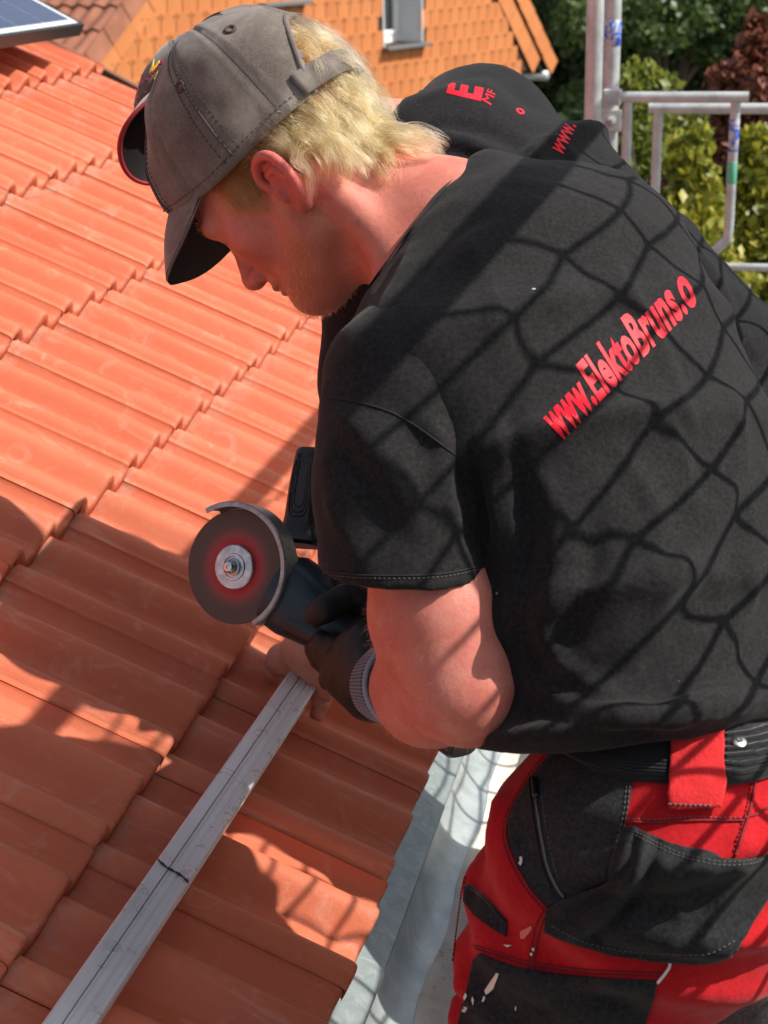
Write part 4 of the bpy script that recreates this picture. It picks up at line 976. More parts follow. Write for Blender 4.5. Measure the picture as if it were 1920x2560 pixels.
def ear_into(f, s):
    """ear on the side s, drawn with tapered ridges round a hollow"""
    o = np.array([s * 0.0735, -0.003, -0.085])
    def P(y, z, x=0.0): return o + np.array([s * (0.010 + x - 0.55 * y), y, z])
    f.ell(P(-0.002, 0.0, -0.004), (unit((1, s * 0.55, 0)), unit((-s * 0.55, 1, 0)), (0, 0, 1)), (0.0055, 0.0165, 0.0275), 0.006)
    f.ell(P(0.003, -0.002, 0.006), (unit((1, s * 0.55, 0)), unit((-s * 0.55, 1, 0)), (0, 0, 1)), (0.0085, 0.0100, 0.0150), 0.004, 'cut')
    f.ell(P(0.001, 0.016, 0.004), (unit((1, s * 0.55, 0)), unit((-s * 0.55, 1, 0)), (0, 0, 1)), (0.0060, 0.0085, 0.0075), 0.003, 'cut')
    L = [P(0.014, 0.006), P(0.016, 0.020, .001), P(0.009, 0.029, .002), P(-0.003, 0.0315, .003), P(-0.014, 0.025, .003), P(-0.0185, 0.011, .003), P(-0.016, -0.004, .0025), P(-0.010, -0.016, .002), P(-0.002, -0.026, .001), P(0.004, -0.029), P(0.007, -0.022)]
    R = [0.0030, 0.0040, 0.0045, 0.0046, 0.0046, 0.0044, 0.0042, 0.0046, 0.0058, 0.0052, 0.0040]
    L = smooth_line(L, 34); R = smooth_line(np.array(R)[:, None], 34)[:, 0]
    for a, b, ra, rb in zip(L[:-1], L[1:], R[:-1], R[1:]): f.cone(a, b, ra, rb, 0.0015, pad=0.02)
    A = [P(0.006, 0.018, -.001), P(-0.006, 0.014, .0015), P(-0.0085, 0.0, .0015), P(-0.003, -0.013, 0)]
    for a, b in zip(A[:-1], A[1:]): f.cone(a, b, 0.0026, 0.0028, 0.003, pad=0.02)
    f.cone(P(0.0125, -0.001, .001), P(0.0115, -0.009, .001), 0.0040, 0.0032, 0.003, pad=0.02)
class Frame:
    def __init__(s, o, y, x):
        s.o = np.asarray(o, float); s.y = unit(y); s.x = unit(np.asarray(x) - s.y * (np.asarray(x) @ s.y)); s.z = np.cross(s.x, s.y)
    def w(s, P): P = np.asarray(P, float); return s.o + P[..., :1] * s.x + P[..., 1:2] * s.y + P[..., 2:3] * s.z
    def l(s, P): q = np.asarray(P, float) - s.o; return np.stack([q @ s.x, q @ s.y, q @ s.z], -1)

# ------------------------------------------------------------------ cap, shared shape
def cap_crown(fr, name, material, parent, opening=True, seed=1, crump=1.0):
    nt, npz = 120, 44; apex = np.array([0.0, 0.0088, 0.1449]); V = []
    th = np.linspace(0, 2 * math.pi, nt, endpoint=False); pp = np.linspace(0, 1, npz)
    for p in pp:
        for t in th:
            ex = 0.85 + 0.20 * max(0, math.cos(t)) ** 1.5; c, s_ = max(0, math.cos(p * math.pi / 2)) ** ex, math.sin(p * math.pi / 2) ** ex
            ry = 0.126 if math.cos(t) > 0 else 0.119; q = np.array([0.0865 * math.sin(t), 0.020 + ry * math.cos(t), 0.0])
            V.append((q * [1, 1, 0]) * c + apex * [1, 1, 0] * (1 - c) + np.array([0, 0, apex[2] * s_ + 0.036 * max(0, math.cos(t)) ** 2 * (1 - s_)]))
    V = np.array(V); F = [(k * nt + i, (k + 1) * nt + i, (k + 1) * nt + (i + 1) % nt, k * nt + (i + 1) % nt) for k in range(npz - 1) for i in range(nt)]
    T = np.tile(th, npz); Pz = np.repeat(pp, nt); F = np.array(F); Nn = vnormals(V, F)
    seam = np.abs((T / (math.pi / 3) + 0.5) % 1 - 0.5) * math.pi / 3 * 0.1 * np.cos(Pz * math.pi / 2)        # metres from the nearest panel seam
    d = -0.0022 * np.exp(-(seam / 0.0016) ** 2) + 0.0012 * np.exp(-((seam - 0.004) / 0.003) ** 2)
    d += crump * (0.0042 * vnoise(V, 19, seed) + 0.0022 * vnoise(V, 44, seed + 3)) * np.clip(1.2 - Pz * 0.7, 0, 1)
    d += -crump * 0.0050 * np.exp(-(((T - 5.75) / 0.20) ** 2 + ((Pz - 0.60) / 0.14) ** 2)) + crump * 0.0030 * np.exp(-(((T - 5.45) / 0.10) ** 2 + ((Pz - 0.55) / 0.25) ** 2)) - crump * 0.0035 * np.exp(-(((T - 5.3) / 0.35) ** 2 + ((Pz - 0.16) / 0.05) ** 2))
    V = V + Nn * d[:, None]
    c = V[F].mean(1); ok = np.ones(len(F), bool)
    if opening: ok = ~((c[:, 1] < -0.02) & (((c[:, 0] / 0.052) ** 2 + ((c[:, 2] + 0.006) / 0.088) ** 2) < 1))
    F = F[ok]; V = np.where((V[:, 2:3] < 0.0), V * [1, 1, 0.6], V) if False else V
    used = np.unique(F); mp_ = np.full(len(V), -1); mp_[used] = np.arange(len(used)); V = V[used]; F = mp_[F]
    Nn = vnormals(V, F); n = len(V); ed = {}
    for f in F.tolist():
        for a, b in zip(f, f[1:] + f[:1]):
            if (b, a) in ed: del ed[(b, a)]
            else: ed[(a, b)] = 1
    FF = F.tolist() + [[q + n for q in f[::-1]] for f in F.tolist()] + [[b, a, a + n, b + n] for a, b in ed]
    W = fr.w(np.vstack([V, V - Nn * 0.0022])); o = obj(name, W, FF, material, parent); return o, fr.w(V), F, list(ed)
def cap_visor(fr, parent, material, under, edge_mat=None, droop=0.015, fwd=0.0, edge_r=0.0011, pitch=-0.010):
    nu, nv = 41, 12; top = []
    for a in np.linspace(-1.12, 1.12, nu):
        root = np.array([0.0855 * math.sin(a), 0.020 + 0.125 * math.cos(a), 0.003 + 0.036 * math.cos(a) ** 2]); w = math.cos(a / 1.12 * math.pi / 2) ** 0.40
        x = root[0] * 0.93; tgt = np.array([x * 0.92, 0.193 + fwd - 0.0040 * (abs(x) / 0.05) ** 2.2, pitch - droop * (abs(x) / 0.062) ** 1.8]); tip = root + (tgt - root) * w
        for t in np.linspace(0, 1, nv): top.append(root + (tip - root) * t + np.array([0, 0, 0.006 * math.sin(t * math.pi)]))
    top = np.array(top); bot = top - np.array([0, 0, 0.0035]); n = len(top)
    F = [(i * nv + j, i * nv + j + 1, (i + 1) * nv + j + 1, (i + 1) * nv + j) for i in range(nu - 1) for j in range(nv - 1)]
    rim = [(i * nv + nv - 1) for i in range(nu)]
    vis = obj('visor', fr.w(np.vstack([top, bot + [0, 0, 0.0008]])), F + [(a, b, b + n, a + n) for a, b in zip(rim[:-1], rim[1:])] + [tuple(q + n for q in f[::-1]) for f in F], material, parent)
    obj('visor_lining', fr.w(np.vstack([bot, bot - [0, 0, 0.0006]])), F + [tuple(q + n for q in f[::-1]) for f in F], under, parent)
    if edge_mat is not None:
        b = MB(); b.tube(fr.w((top[rim] + bot[rim]) / 2), edge_r * np.sin(np.linspace(0.12, math.pi - 0.12, nu)) ** 0.3, 8); b.obj('visor_edge', edge_mat, parent, True)
    return top

def blade_hair(name, strands, radius, material, parent):
    """real hair curves from an (n, k, 3) array"""
    n, k, _ = strands.shape; hc = bpy.data.hair_curves.new(name); hc.add_curves([k] * n)
    off = world_loc(parent) if parent is not None else np.zeros(3)
    hc.position_data.foreach_set('vector', (strands - off).astype(np.float32).ravel())
    ra = hc.attributes.new('radius', 'FLOAT', 'POINT'); ra.data.foreach_set('value', (np.linspace(1, 0.25, k)[None] * radius * np.ones((n, 1))).astype(np.float32).ravel())
    o = bpy.data.objects.new(name, hc); COL.objects.link(o); hc.materials.append(material); o.parent = parent; return o
def hair_mat(name, lo, hi, rough=0.35):
    m = bpy.data.materials.new(name); m.use_nodes = True; nt = m.node_tree; nt.nodes.remove(nt.nodes['Principled BSDF']); h = nt.nodes.new('ShaderNodeBsdfHairPrincipled'); h.parametrization = 'COLOR'
    hi_ = nt.nodes.new('ShaderNodeHairInfo'); mx = nt.nodes.new('ShaderNodeMix'); mx.data_type = 'RGBA'; mx.inputs[6].default_value = (*lo, 1); mx.inputs[7].default_value = (*hi, 1)
    nt.links.new(hi_.outputs['Random'], mx.inputs[0]); nt.links.new(mx.outputs[2], h.inputs['Color']); h.inputs['Roughness'].default_value = 0.28; h.inputs['Radial Roughness'].default_value = 0.5
    nt.links.new(h.outputs[0], [n for n in nt.nodes if n.type == 'OUTPUT_MATERIAL'][0].inputs['Surface']); return m
M_BLOND = hair_mat('blond_hair', (0.20, 0.085, 0.022), (0.76, 0.49, 0.21)); M_BEARD = hair_mat('ginger_stubble', (0.30, 0.13, 0.05), (0.55, 0.32, 0.14))
# ================================================================== the man in front
FA = unit((-0.84, 0.545, 0)); LA = unit((0.545, 0.84, 0))           # where he faces, and his right
P1 = empty('person', np.array([dat(1400, 1750, 1.36)[0], dat(1400, 1750, 1.36)[1], DECK]),
           'blond man in faded grey cap and black shirt, bending and holding an angle grinder', 'person')
H0 = Frame(dat(626, 254, 1.50), cv(-0.67, 0.59, 0.45), cv(0.37, -0.26, 0.89))
H1 = Frame(H0.w(np.array([0, 0.016, -0.018])), H0.y, H0.x)                    # the cap
_c, _s = math.cos(math.radians(9)), math.sin(math.radians(9))
HH = Frame(H1.w(np.array([0, 0.0174, 0.0392])), H1.y * _c - H1.z * _s, H1.x)       # the head in it
SHO = dat(884, 838, 1.345); ELB = dat(1000, 1478, 1.300); WRI = dat(838, 1478, 1.520)
LATT = unit(LA + np.array([0, 0, 0.06]))
T1 = [(1455, 1700, 1.355, .178, .122), (1430, 1560, 1.36, .182, .124), (1390, 1330, 1.385, .190, .128), (1295, 1020, 1.42, .200, .132), (1205, 790, 1.455, .198, .124), (1120, 610, 1.48, .165, .100), (1040, 500, 1.49, .105, .075)]
ST1 = stations(T1, LATT)
# --- skin: head, neck, arms and torso in one surface
hf = head_field(); ear_into(hf, -1); ear_into(hf, 1)
nb1 = dat(985, 505, 1.475)
f2 = Field(np.minimum(hf.lo, HH.l(nb1) - 0.085), np.maximum(hf.lo + hf.h * (hf.n - 1), HH.l(nb1) + 0.075), hf.h)      # room for the neck
o_ = np.round((hf.lo - f2.lo) / hf.h).astype(int); f2.lo = hf.lo - o_ * hf.h; f2.D[o_[0]:o_[0] + hf.n[0], o_[1]:o_[1] + hf.n[1], o_[2]:o_[2] + hf.n[2]] = hf.D[:f2.n[0] - o_[0], :f2.n[1] - o_[1], :f2.n[2] - o_[2]]
L_ = lambda P: HH.l(np.asarray(P))
f2.ell((0, -0.030, -0.040), ((1, 0, 0), (0, 1, 0), (0, 0, 1)), (0.058, 0.052, 0.060), 0.03); f2.cone((0, -0.014, -0.100), L_(nb1 - FA * 0.0), 0.0500, 0.0630, 0.030); f2.cone((0, 0.002, -0.110), L_(nb1 + FA * 0.03 - np.array([0, 0, .02])), 0.046, 0.058, 0.022)
f2.cone((-0.056, -0.030, -0.085), L_(dat(905, 610, 1.43)), 0.012, 0.012, 0.03); f2.cone((0.056, -0.030, -0.085), L_(dat(985, 560, 1.52)), 0.012, 0.012, 0.03)
f2.cone(L_(nb1), L_(dat(890, 640, 1.43)), 0.050, 0.034, 0.04); f2.cone(L_(nb1), L_(dat(1100, 500, 1.55)), 0.050, 0.034, 0.04)
HV, HF = f2.mesh(1); HW = HH.w(HV); head_tree = bvh(HW, HF)
bf = Field(np.min([HW.min(0), WRI - .12, dat(1700, 1750, 1.6), dat(1500, 2300, 1.2)], 0) - 0.05, np.max([HW.max(0), dat(1500, 500, 1.75), dat(1700, 1600, 1.6)], 0) + 0.05, 0.0080)
bf.loft([(c, l, a * (.72 if k < 2 else .84), f, b * (.68 if k < 2 else .80)) for k, (c, l, a, f, b) in enumerate(ST1[1:])], 0.03)
def limb(f, pts, rs, k=0.025, **kw):
    for a, b, ra, rb in zip(pts[:-1], pts[1:], rs[:-1], rs[1:]): f.cone(a, b, ra, rb, k, **kw)
bf.cone(dat(1120, 640, 1.47), SHO, 0.075, 0.058, 0.05); RSH = dat(1245, 592, 1.545); RELB = dat(1130, 980, 1.72); RWRI = dat(860, 1300, 1.685)
limb(bf, [dat(1120, 640, 1.47), RSH], [0.08, 0.068], 0.05); limb(bf, [RSH, RELB, RWRI], [0.055, 0.040, 0.028], 0.03)
bf.ell(dat(1500, 1740, 1.37), (LA, FA, (0, 0, 1)), (0.13, 0.095, 0.12), 0.05)
KN_L, KN_R = dat(1195, 2450, 1.50), dat(1190, 2330, 1.66); AN_L = np.array([*(KN_L + FA * -0.06)[:2], DECK + 0.09]); AN_R = np.array([*(KN_R + FA * -0.05)[:2], DECK + 0.09])
HP_L, HP_R = dat(1420, 1800, 1.325), dat(1540, 1760, 1.43)
for hp_, kn_, an_ in ((HP_L, KN_L, AN_L), (HP_R, KN_R, AN_R)): limb(bf, [hp_, kn_, an_], [0.088, 0.058, 0.038], 0.04)
af = Field(np.min([SHO, ELB, WRI, dat(660, 1380, 1.66)], 0) - 0.10, np.max([SHO, ELB, WRI, dat(660, 1380, 1.66)], 0) + 0.10, 0.0034)
MIDU = dat(915, 1130, 1.325)
limb(af, [SHO, MIDU, dat(958, 1330, 1.308), ELB], [0.058, 0.054, 0.0490, 0.0440], 0.03)
limb(af, [ELB, ELB * .62 + WRI * .38 + cv(-.002, .004, -.006), WRI], [0.0425, 0.0450, 0.0300], 0.03); af.ell(ELB + cv(0.012, 0.008, 0), (CR, CD, CF), (0.031, 0.033, 0.03), 0.03)
af.cone(dat(900, 1340, 1.33), ELB * .7 + WRI * .3, 0.038, 0.036, 0.03)
# hands inside the gloves are part of the body too
def fingers(f, chains, rs, k=0.006):
    for ch, r in zip(chains, rs): limb(f, ch, np.linspace(r, r * 0.82, len(ch)), k, pad=0.02)
GRIPL = [[dat(742, 1398, 1.588), dat(700, 1388, 1.612), dat(676, 1404, 1.645)], [dat(738, 1416, 1.582), dat(706, 1412, 1.606), dat(690, 1426, 1.640)],
         [dat(738, 1440, 1.575), dat(716, 1436, 1.600), dat(708, 1446, 1.640)], [dat(745, 1462, 1.566), dat(722, 1466, 1.580), dat(706, 1470, 1.605)], [dat(800, 1410, 1.55), dat(790, 1372, 1.575), dat(770, 1350, 1.61)]]
KNL = dat(752, 1428, 1.580)
def hand_l(f, g):
    f.cone(WRI, KNL + cv(.012, .004, -.004), 0.0285 + g, 0.034 + g, 0.02); f.cone(dat(800, 1500, 1.545), dat(762, 1470, 1.566), 0.026 + g, 0.022 + g, 0.02); f.cone(WRI, dat(790, 1400, 1.555), 0.024 + g, 0.022 + g, 0.02)
    fingers(f, GRIPL, [x + g for x in (0.0105, 0.0112, 0.0108, 0.0098, 0.0115)])
hand_l(af, -0.001)
AV, AF = af.mesh(3); BV, BF = bf.mesh(2)
def merge(parts):
    V = []; F = []; n = 0
    for v, f in parts: V.append(v); F += [[i + n for i in q] for q in f.tolist()]; n += len(v)
    return np.vstack(V), F
def union(parts, name):
    """one continuous skin from overlapping closed pieces"""
    obs = [link(name, mesh(name, v, f)) for v, f in parts]; a = obs[0]
    for o in obs[1:]:
        md = a.modifiers.new('join', 'BOOLEAN'); md.operation = 'UNION'; md.solver = 'MANIFOLD'; md.object = o
    dg = bpy.context.evaluated_depsgraph_get(); dg.update(); me = bpy.data.meshes.new_from_object(a.evaluated_get(dg))
    n = sum(len(f) for _, f in parts); V = np.empty(len(me.vertices) * 3, np.float32); me.vertices.foreach_get('co', V); V = V.reshape(-1, 3).astype(float); F = [list(p.vertices) for p in me.polygons]
    for o in obs: m_ = o.data; bpy.data.objects.remove(o); bpy.data.meshes.remove(m_)
    bpy.data.meshes.remove(me)
    print('UNION', name, [len(f) for _, f in parts], len(F))
    if len(F) < n * 0.4: print('UNION FAILED', name, len(F), n); return merge(parts)
    return V, F
V, F = union([(HW, HF), (BV, BF), (AV, AF)], 'body')
body1 = obj('body', V, F, M_SKIN, P1)
q = HH.l(V); inh = (np.abs(q) < 0.2).all(1) & (q[:, 2] < 0.12)
earm = (np.abs(q[:, 0]) > 0.0745) & (q[:, 2] > -0.13) & (q[:, 2] < -0.045) & (q[:, 1] < 0.022) & (q[:, 1] > -0.03)
fl = inh * (np.where(earm, 0.62, 0.0) + 0.22 * np.exp(-((q[:, 1] - 0.135) ** 2 + (q[:, 2] + 0.09) ** 2) / 0.018 ** 2) + 0.25 * np.exp(-(((q[:, 1] - 0.07) / 0.03) ** 2 + ((q[:, 2] + 0.08) / 0.025) ** 2)) * (np.abs(q[:, 0]) > 0.03))
jaw = np.clip(1 - np.abs(q[:, 2] + 0.135 + 0.25 * (q[:, 1] - 0.06)) / 0.045, 0, 1) * (q[:, 1] > -0.005) * (q[:, 2] < -0.07)
st = inh * np.clip(jaw * 0.62 + 0.12 * vnoise(q, 60, 4), 0, 0.75) * (jaw > 0)
for nm, arr in (('flush', fl), ('stubble', st)):
    a = body1.data.attributes.new(nm, 'FLOAT', 'POINT'); a.data.foreach_set('value', np.clip(arr, 0, 1).astype(np.float32))
# eye slit, lashes and brow
b = MB()
for s in (-1, 1):
    arc = [(s * (0.032 + 0.0150 * math.cos(t)), 0.0985 - 0.0045 * abs(math.cos(t)) ** 2, -0.0585 - 0.0028 * math.sin(t)) for t in np.linspace(0, math.pi, 12)]
    b.tube(HH.w(np.array(arc)), 0.0011, 6)
b.obj('eyelashes', M_LASH, P1, True)
# --- T-shirt
pts = np.array([s[0] for s in ST1] + [SHO, dat(870, 1300, 1.3), dat(1500, 500, 1.75), dat(1620, 700, 1.7)])
sf = Field(pts.min(0) - 0.26, pts.max(0) + 0.22, 0.0058)
sf.loft(ST1, 0.03)
sf.cone(dat(1120, 640, 1.47), RSH, 0.105, 0.092, 0.06); sf.cone(RSH, dat(1305, 770, 1.58), 0.090, 0.085, 0.05)
sf.cone(dat(1090, 650, 1.465), SHO + cv(.02, -.010, .01), 0.094, 0.076, 0.06)
sf.cone(dat(1010, 450, 1.495), dat(1040, 520, 1.49), 0.058, 0.080, 0.04)
sf.cone(dat(1240, 700, 1.50), dat(1400, 1150, 1.44), 0.115, 0.13, 0.06)
sf.cone(dat(1130, 1000, 1.42), dat(1190, 1400, 1.39), 0.085, 0.080, 0.05)
sf.cone(dat(930, 740, 1.46), dat(1020, 920, 1.42), 0.070, 0.105, 0.05)                               # chest
sf.cut(dat(1330, 1606, 1.245), unit(cv(0.12, 1.0, -0.02)))
NKP, NKN = dat(962, 425, 1.47), unit(cv(-0.82, -0.57, 0.02)); sf.cut(NKP, NKN)
slv = Field(np.min([SHO, dat(870, 1300, 1.3)], 0) - 0.12, np.max([SHO, dat(870, 1300, 1.3)], 0) + 0.12, 0.0050)
slv.cone(SHO + cv(0.004, 0.0, 0.0), dat(868, 1040, 1.325), 0.0805, 0.0740, 0.02); slv.cone(dat(868, 1040, 1.325), dat(874, 1330, 1.305), 0.0740, 0.0705, 0.02)
slv.cone(SHO + cv(0.06, 0.03, 0.05), dat(930, 1040, 1.36), 0.070, 0.064, 0.04); slv.cone(dat(930, 1040, 1.36), dat(955, 1330, 1.33), 0.064, 0.050, 0.04)
slv.cut(dat(870, 1280, 1.24), unit(cv(-0.02, 1.0, 0.20)))
SV, SF = sf.mesh(4); st_tree = bvh(SV, SF)
LN1 = [([(1010, 960), (1035, 1060), (1050, 1180)], .007, -.007), ([(1075, 900), (1090, 1010), (1110, 1150), (1100, 1300)], .007, .006), ([(1000, 500), (1060, 620), (1090, 760)], .010, .003), ([(1150, 1330), (1220, 1430), (1330, 1500)], .008, .006), ([(1130, 1390), (1200, 1480), (1320, 1530)], .007, -.006), ([(1440, 1330), (1350, 1450), (1240, 1530)], .007, .006), ([(1600, 1330), (1500, 1460), (1380, 1540)], .008, -.006), ([(1052, 940), (1062, 1050), (1085, 1200)], .010, .007), ([(1100, 1000), (1130, 1120), (1120, 1260)], .013, -.008), ([(1165, 1010), (1195, 1120), (1180, 1250)], .010, .006), ([(1235, 1080), (1215, 1230), (1165, 1360)], .012, .007),
       ([(1290, 1120), (1265, 1260), (1200, 1400)], .011, -.006), ([(1575, 1010), (1500, 1180), (1350, 1360), (1200, 1470)], .013, .009), ([(1610, 1120), (1530, 1290), (1400, 1420), (1250, 1510)], .013, -.008), ([(1640, 1200), (1570, 1380), (1430, 1500)], .012, .008),
       ([(1130, 1440), (1250, 1520), (1420, 1545), (1600, 1500)], .016, .010), ([(1120, 1500), (1260, 1572), (1420, 1585)], .010, -.006), ([(1320, 560), (1400, 690), (1455, 820), (1500, 960)], .009, .004), ([(1250, 560), (1330, 700), (1390, 840)], .011, -.003),
       ([(1420, 860), (1480, 1010), (1500, 1120)], .009, .004), ([(1350, 980), (1420, 1120), (1400, 1250)], .010, .0045), ([(1590, 870), (1600, 1000), (1560, 1100)], .010, .006), ([(900, 520), (860, 600), (800, 720)], .010, .004),
       ([(1020, 470), (930, 560), (860, 660)], .012, -.004), ([(1110, 900), (1075, 960), (1060, 1010)], .010, -.006)]
SV = folds(SV, SF, st_tree, LN1); SV = SV + vnormals(SV, SF) * (0.0022 * vnoise(SV, 22, 2) + 0.0010 * vnoise(SV, 55, 3))[:, None]
shirt1 = obj('t_shirt', SV, SF, M_SHIRT, P1)
st_tree = bvh(SV, SF)
LV, LF = slv.mesh(3); lt = bvh(LV, LF)
LV = folds(LV, LF, lt, [([(705, 870), (790, 940), (880, 1060), (930, 1180)], .014, .006), ([(720, 960), (800, 1060), (850, 1170)], .012, -.006), ([(930, 900), (960, 1020), (975, 1150)], .012, .007), ([(700, 1050), (745, 1150), (800, 1230)], .010, .004), ([(990, 990), (1010, 1100), (1020, 1200)], .009, -.006), ([(860, 890), (900, 950), (960, 1000)], .009, -.004)])
LV = LV + vnormals(LV, LF) * (0.0020 * vnoise(LV, 24, 5) + 0.0008 * vnoise(LV, 60, 6))[:, None]
sleeve1 = obj('sleeve', LV, LF, M_SHIRT, shirt1); sl_tree = bvh(LV, LF); both = bvh(*merge([(SV, SF), (LV, LF)]))
for pts_, mt, dsh in (([(668, 852), (740, 862), (830, 885), (890, 915), (940, 950), (985, 985)], M_THREAD, 0), ([(690, 1240), (800, 1249), (950, 1246), (1050, 1226)], M_GTHREAD, 0.004), ([(692, 1234), (800, 1243), (950, 1240), (1050, 1220)], M_THREAD, 0)):
    thread(both, pts_, 'seam', mt, shirt1, 0.0008 if not dsh else 0.0004, 0.0004, 50, dsh)
# collar rib: a band that follows the neck opening
dn = (SV - NKP) @ NKN; rimv = SV[(dn > -0.006)]; cN = rimv.mean(0); uN = unit(np.cross(NKN, (0, 0, 1))); vN = np.cross(NKN, uN)
an = np.arctan2((rimv - cN) @ vN, (rimv - cN) @ uN); rad = np.hypot((rimv - cN) @ vN, (rimv - cN) @ uN); nb_ = 72; ring = []
for k in range(nb_):
    a = -math.pi + (k + .5) * 2 * math.pi / nb_; w = np.exp(-((np.angle(np.exp(1j * (an - a)))) / 0.12) ** 2); r = (w * rad).sum() / w.sum(); ring.append((a, r))
rr = np.array([r for _, r in ring]); rr = (np.roll(rr, 1) + rr + np.roll(rr, -1)) / 3
V = []; KB = 7
for k in range(nb_):
    a = ring[k][0]; d = uN * math.cos(a) + vN * math.sin(a)
    for j, t in enumerate(np.linspace(0, 1, KB)):
        p0_ = cN + d * (rr[k] + 0.004 + 0.002 * j) + NKN * (0.005 - 0.022 * t); h, n_, i_, q_ = st_tree.find_nearest(Vector(p0_)); h = np.array(h); n_ = np.array(n_); n_ = n_ if n_ @ (h - cN) > 0 else -n_
        V.append((h + n_ * (0.0026 - 0.0012 * (j == KB - 1))) if j > 1 else cN + d * (rr[k] + (0.0026 if j else -0.002)) + NKN * (0.0035 - 0.003 * j))
V = relax(np.array(V), np.array([(k * KB + j, ((k + 1) % nb_) * KB + j, ((k + 1) % nb_) * KB + j + 1, k * KB + j + 1) for k in range(nb_) for j in range(KB - 1)]), 3)
F = [(k * KB + j, ((k + 1) % nb_) * KB + j, ((k + 1) % nb_) * KB + j + 1, k * KB + j + 1) for k in range(nb_) for j in range(KB - 1)]
obj('collar', V, F, M_SHIRT, shirt1)
text_on(both, 'www.ElektoBruns.o', [(1208, 952), (1507, 648), (1462, 562), (1158, 882)], 'print', M_PRINT, shirt1, 0.034, 0.0005, sx=1.06)
# --- cap of the man in front
cap1 = empty('cap', H1.o); cap1.parent = P1; cap1.location = Vector(H1.o - world_loc(P1))
crown1, CV_, CF_, ced = cap_crown(H1, 'crown', M_CAP, cap1, True, 3)
M_CAPSHADE = mat('shaded_cap_twill', (0.060, 0.050, 0.045), 0.95, spec=0.1); cap_visor(H1, cap1, M_CAP, M_CAPSHADE)  # shade under the brim painted in: a darker copy of the cap twill
ct = bvh(CV_, CF_)
b = MB(); b.lathe(H1.w(np.array([0, 0.0088, 0.1430])), H1.z, [(0, 0.0085), (0.003, 0.0088), (0.0062, 0.0065), (0.0074, 0.002)], 18); b.obj('button', M_CAP, cap1, True)
def merid(t, off, p0=0.02, p1=0.985, n=40):
    """a line up the crown at angle t, on its surface"""
    out = []; o_ = H1.w(np.array([0, 0.02, 0.05]))
    for p in np.linspace(p0, p1, n):
        ex = 0.85 + 0.20 * max(0, math.cos(t)) ** 1.5; c, s_ = max(0, math.cos(p * math.pi / 2)) ** ex, math.sin(p * math.pi / 2) ** ex; ry = 0.126 if math.cos(t) > 0 else 0.119
        q = np.array([0.0865 * math.sin(t) * c, 0.020 * c + 0.0088 * (1 - c) + ry * math.cos(t) * c, 0.1449 * s_ + 0.036 * max(0, math.cos(t)) ** 2 * (1 - s_)]); r = unit(H1.w(q) - o_)
        h, nn, i, d = ct.ray_cast(Vector(o_), Vector(r))
        if h is not None: out.append(np.array(h) + r * off)
    return np.array(out)
for k in range(6):
    t = math.pi / 6 + k * math.pi / 3
    L = merid(t, 0.0002)
    if abs(k - 2.5) < 1: L = L[len(L) // 2 + 4:]
    if len(L) > 3: b = MB(); b.tube(L, 0.0013, 6); b.obj('seam', M_CAPST, cap1, True)
    for dt in (-0.085, 0.085):
        L = merid(t + dt, 0.0004)
        if abs(k - 2.5) < 1: L = L[len(L) // 2 + 4:]
        if len(L) > 6:
            b = MB()
            for a in range(0, len(L) - 1, 1): b.tube([L[a], L[a] * .4 + L[a + 1] * .6], 0.0006, 4)
            tag(b.obj('stitching', M_CAPST, cap1, True), kind='stuff')
for x, y in ((576, 74), (451, 217)):
    c, nn = cast(ct, x, y); b = MB(); b.lathe(c - nn * 0.0005, nn, [(0, 0.0064), (0.0018, 0.0060), (0.0025, 0.0046), (0.0018, 0.0032), (0.0002, 0.0026)], 18); b.obj('eyelet', mat('eyelet_thread', (0.075, 0.045, 0.042), 0.9), cap1, True)
# strap across the opening
def rim(t, z, off=0.0): return np.array([(0.0875 + off) * math.sin(t), 0.020 + (0.119 + off) * math.cos(t), z])
tt = np.linspace(math.pi - 0.78, math.pi + 0.78, 30); V = []
for t in tt: V += [rim(t, 0.002, 0.002), rim(t, 0.026 - .000, 0.0005), rim(t, 0.026, -0.0015), rim(t, 0.002, 0.0)]
F = [(a * 4 + c, a * 4 + (c + 1) % 4, (a + 1) * 4 + (c + 1) % 4, (a + 1) * 4 + c) for a in range(29) for c in range(4)] + [(3, 2, 1, 0), (116, 117, 118, 119)]
obj('strap', H1.w(np.array(V)), F, M_CAP, cap1)
# binding round the opening
P_ = []
for a in np.linspace(-1.5, 1.5, 60):
    h, n_, i_, q_ = ct.find_nearest(Vector(H1.w(np.array([0.0545 * math.sin(a), 0.020 - 0.119 * math.sqrt(max(0.05, 1 - (0.0545 * math.sin(a) / 0.0865) ** 2)) * max(0.05, 1 - ((-0.006 + 0.0905 * math.cos(a)) / 0.1449) ** 2.35 if math.cos(a) > 0.07 else 1) ** (1 / 2.35), -0.006 + 0.0905 * math.cos(a)])))); P_.append(np.array(h))
P_ = np.array(P_); P_[1:-1] = (P_[:-2] + 2 * P_[1:-1] + P_[2:]) / 4
b = MB(); b.tube(P_, 0.0030, 8); b.obj('binding', M_CAP, cap1, True)
# sweat band edge along the rim
L = H1.w(np.array([[0.0862 * math.sin(t), 0.020 + (0.1255 if math.cos(t) > 0 else 0.1185) * math.cos(t), 0.010 + 0.034 * max(0, math.cos(t)) ** 2] for t in np.linspace(-2.3, 2.3, 90)]))
b = MB()
for a in range(0, 89): b.tube([L[a] + (L[a] - H1.o) * 0.012, (L[a] * .4 + L[a + 1] * .6) + (L[a] - H1.o) * 0.012], 0.0005, 4)
tag(b.obj('stitching', M_CAPST, cap1, True), kind='stuff')

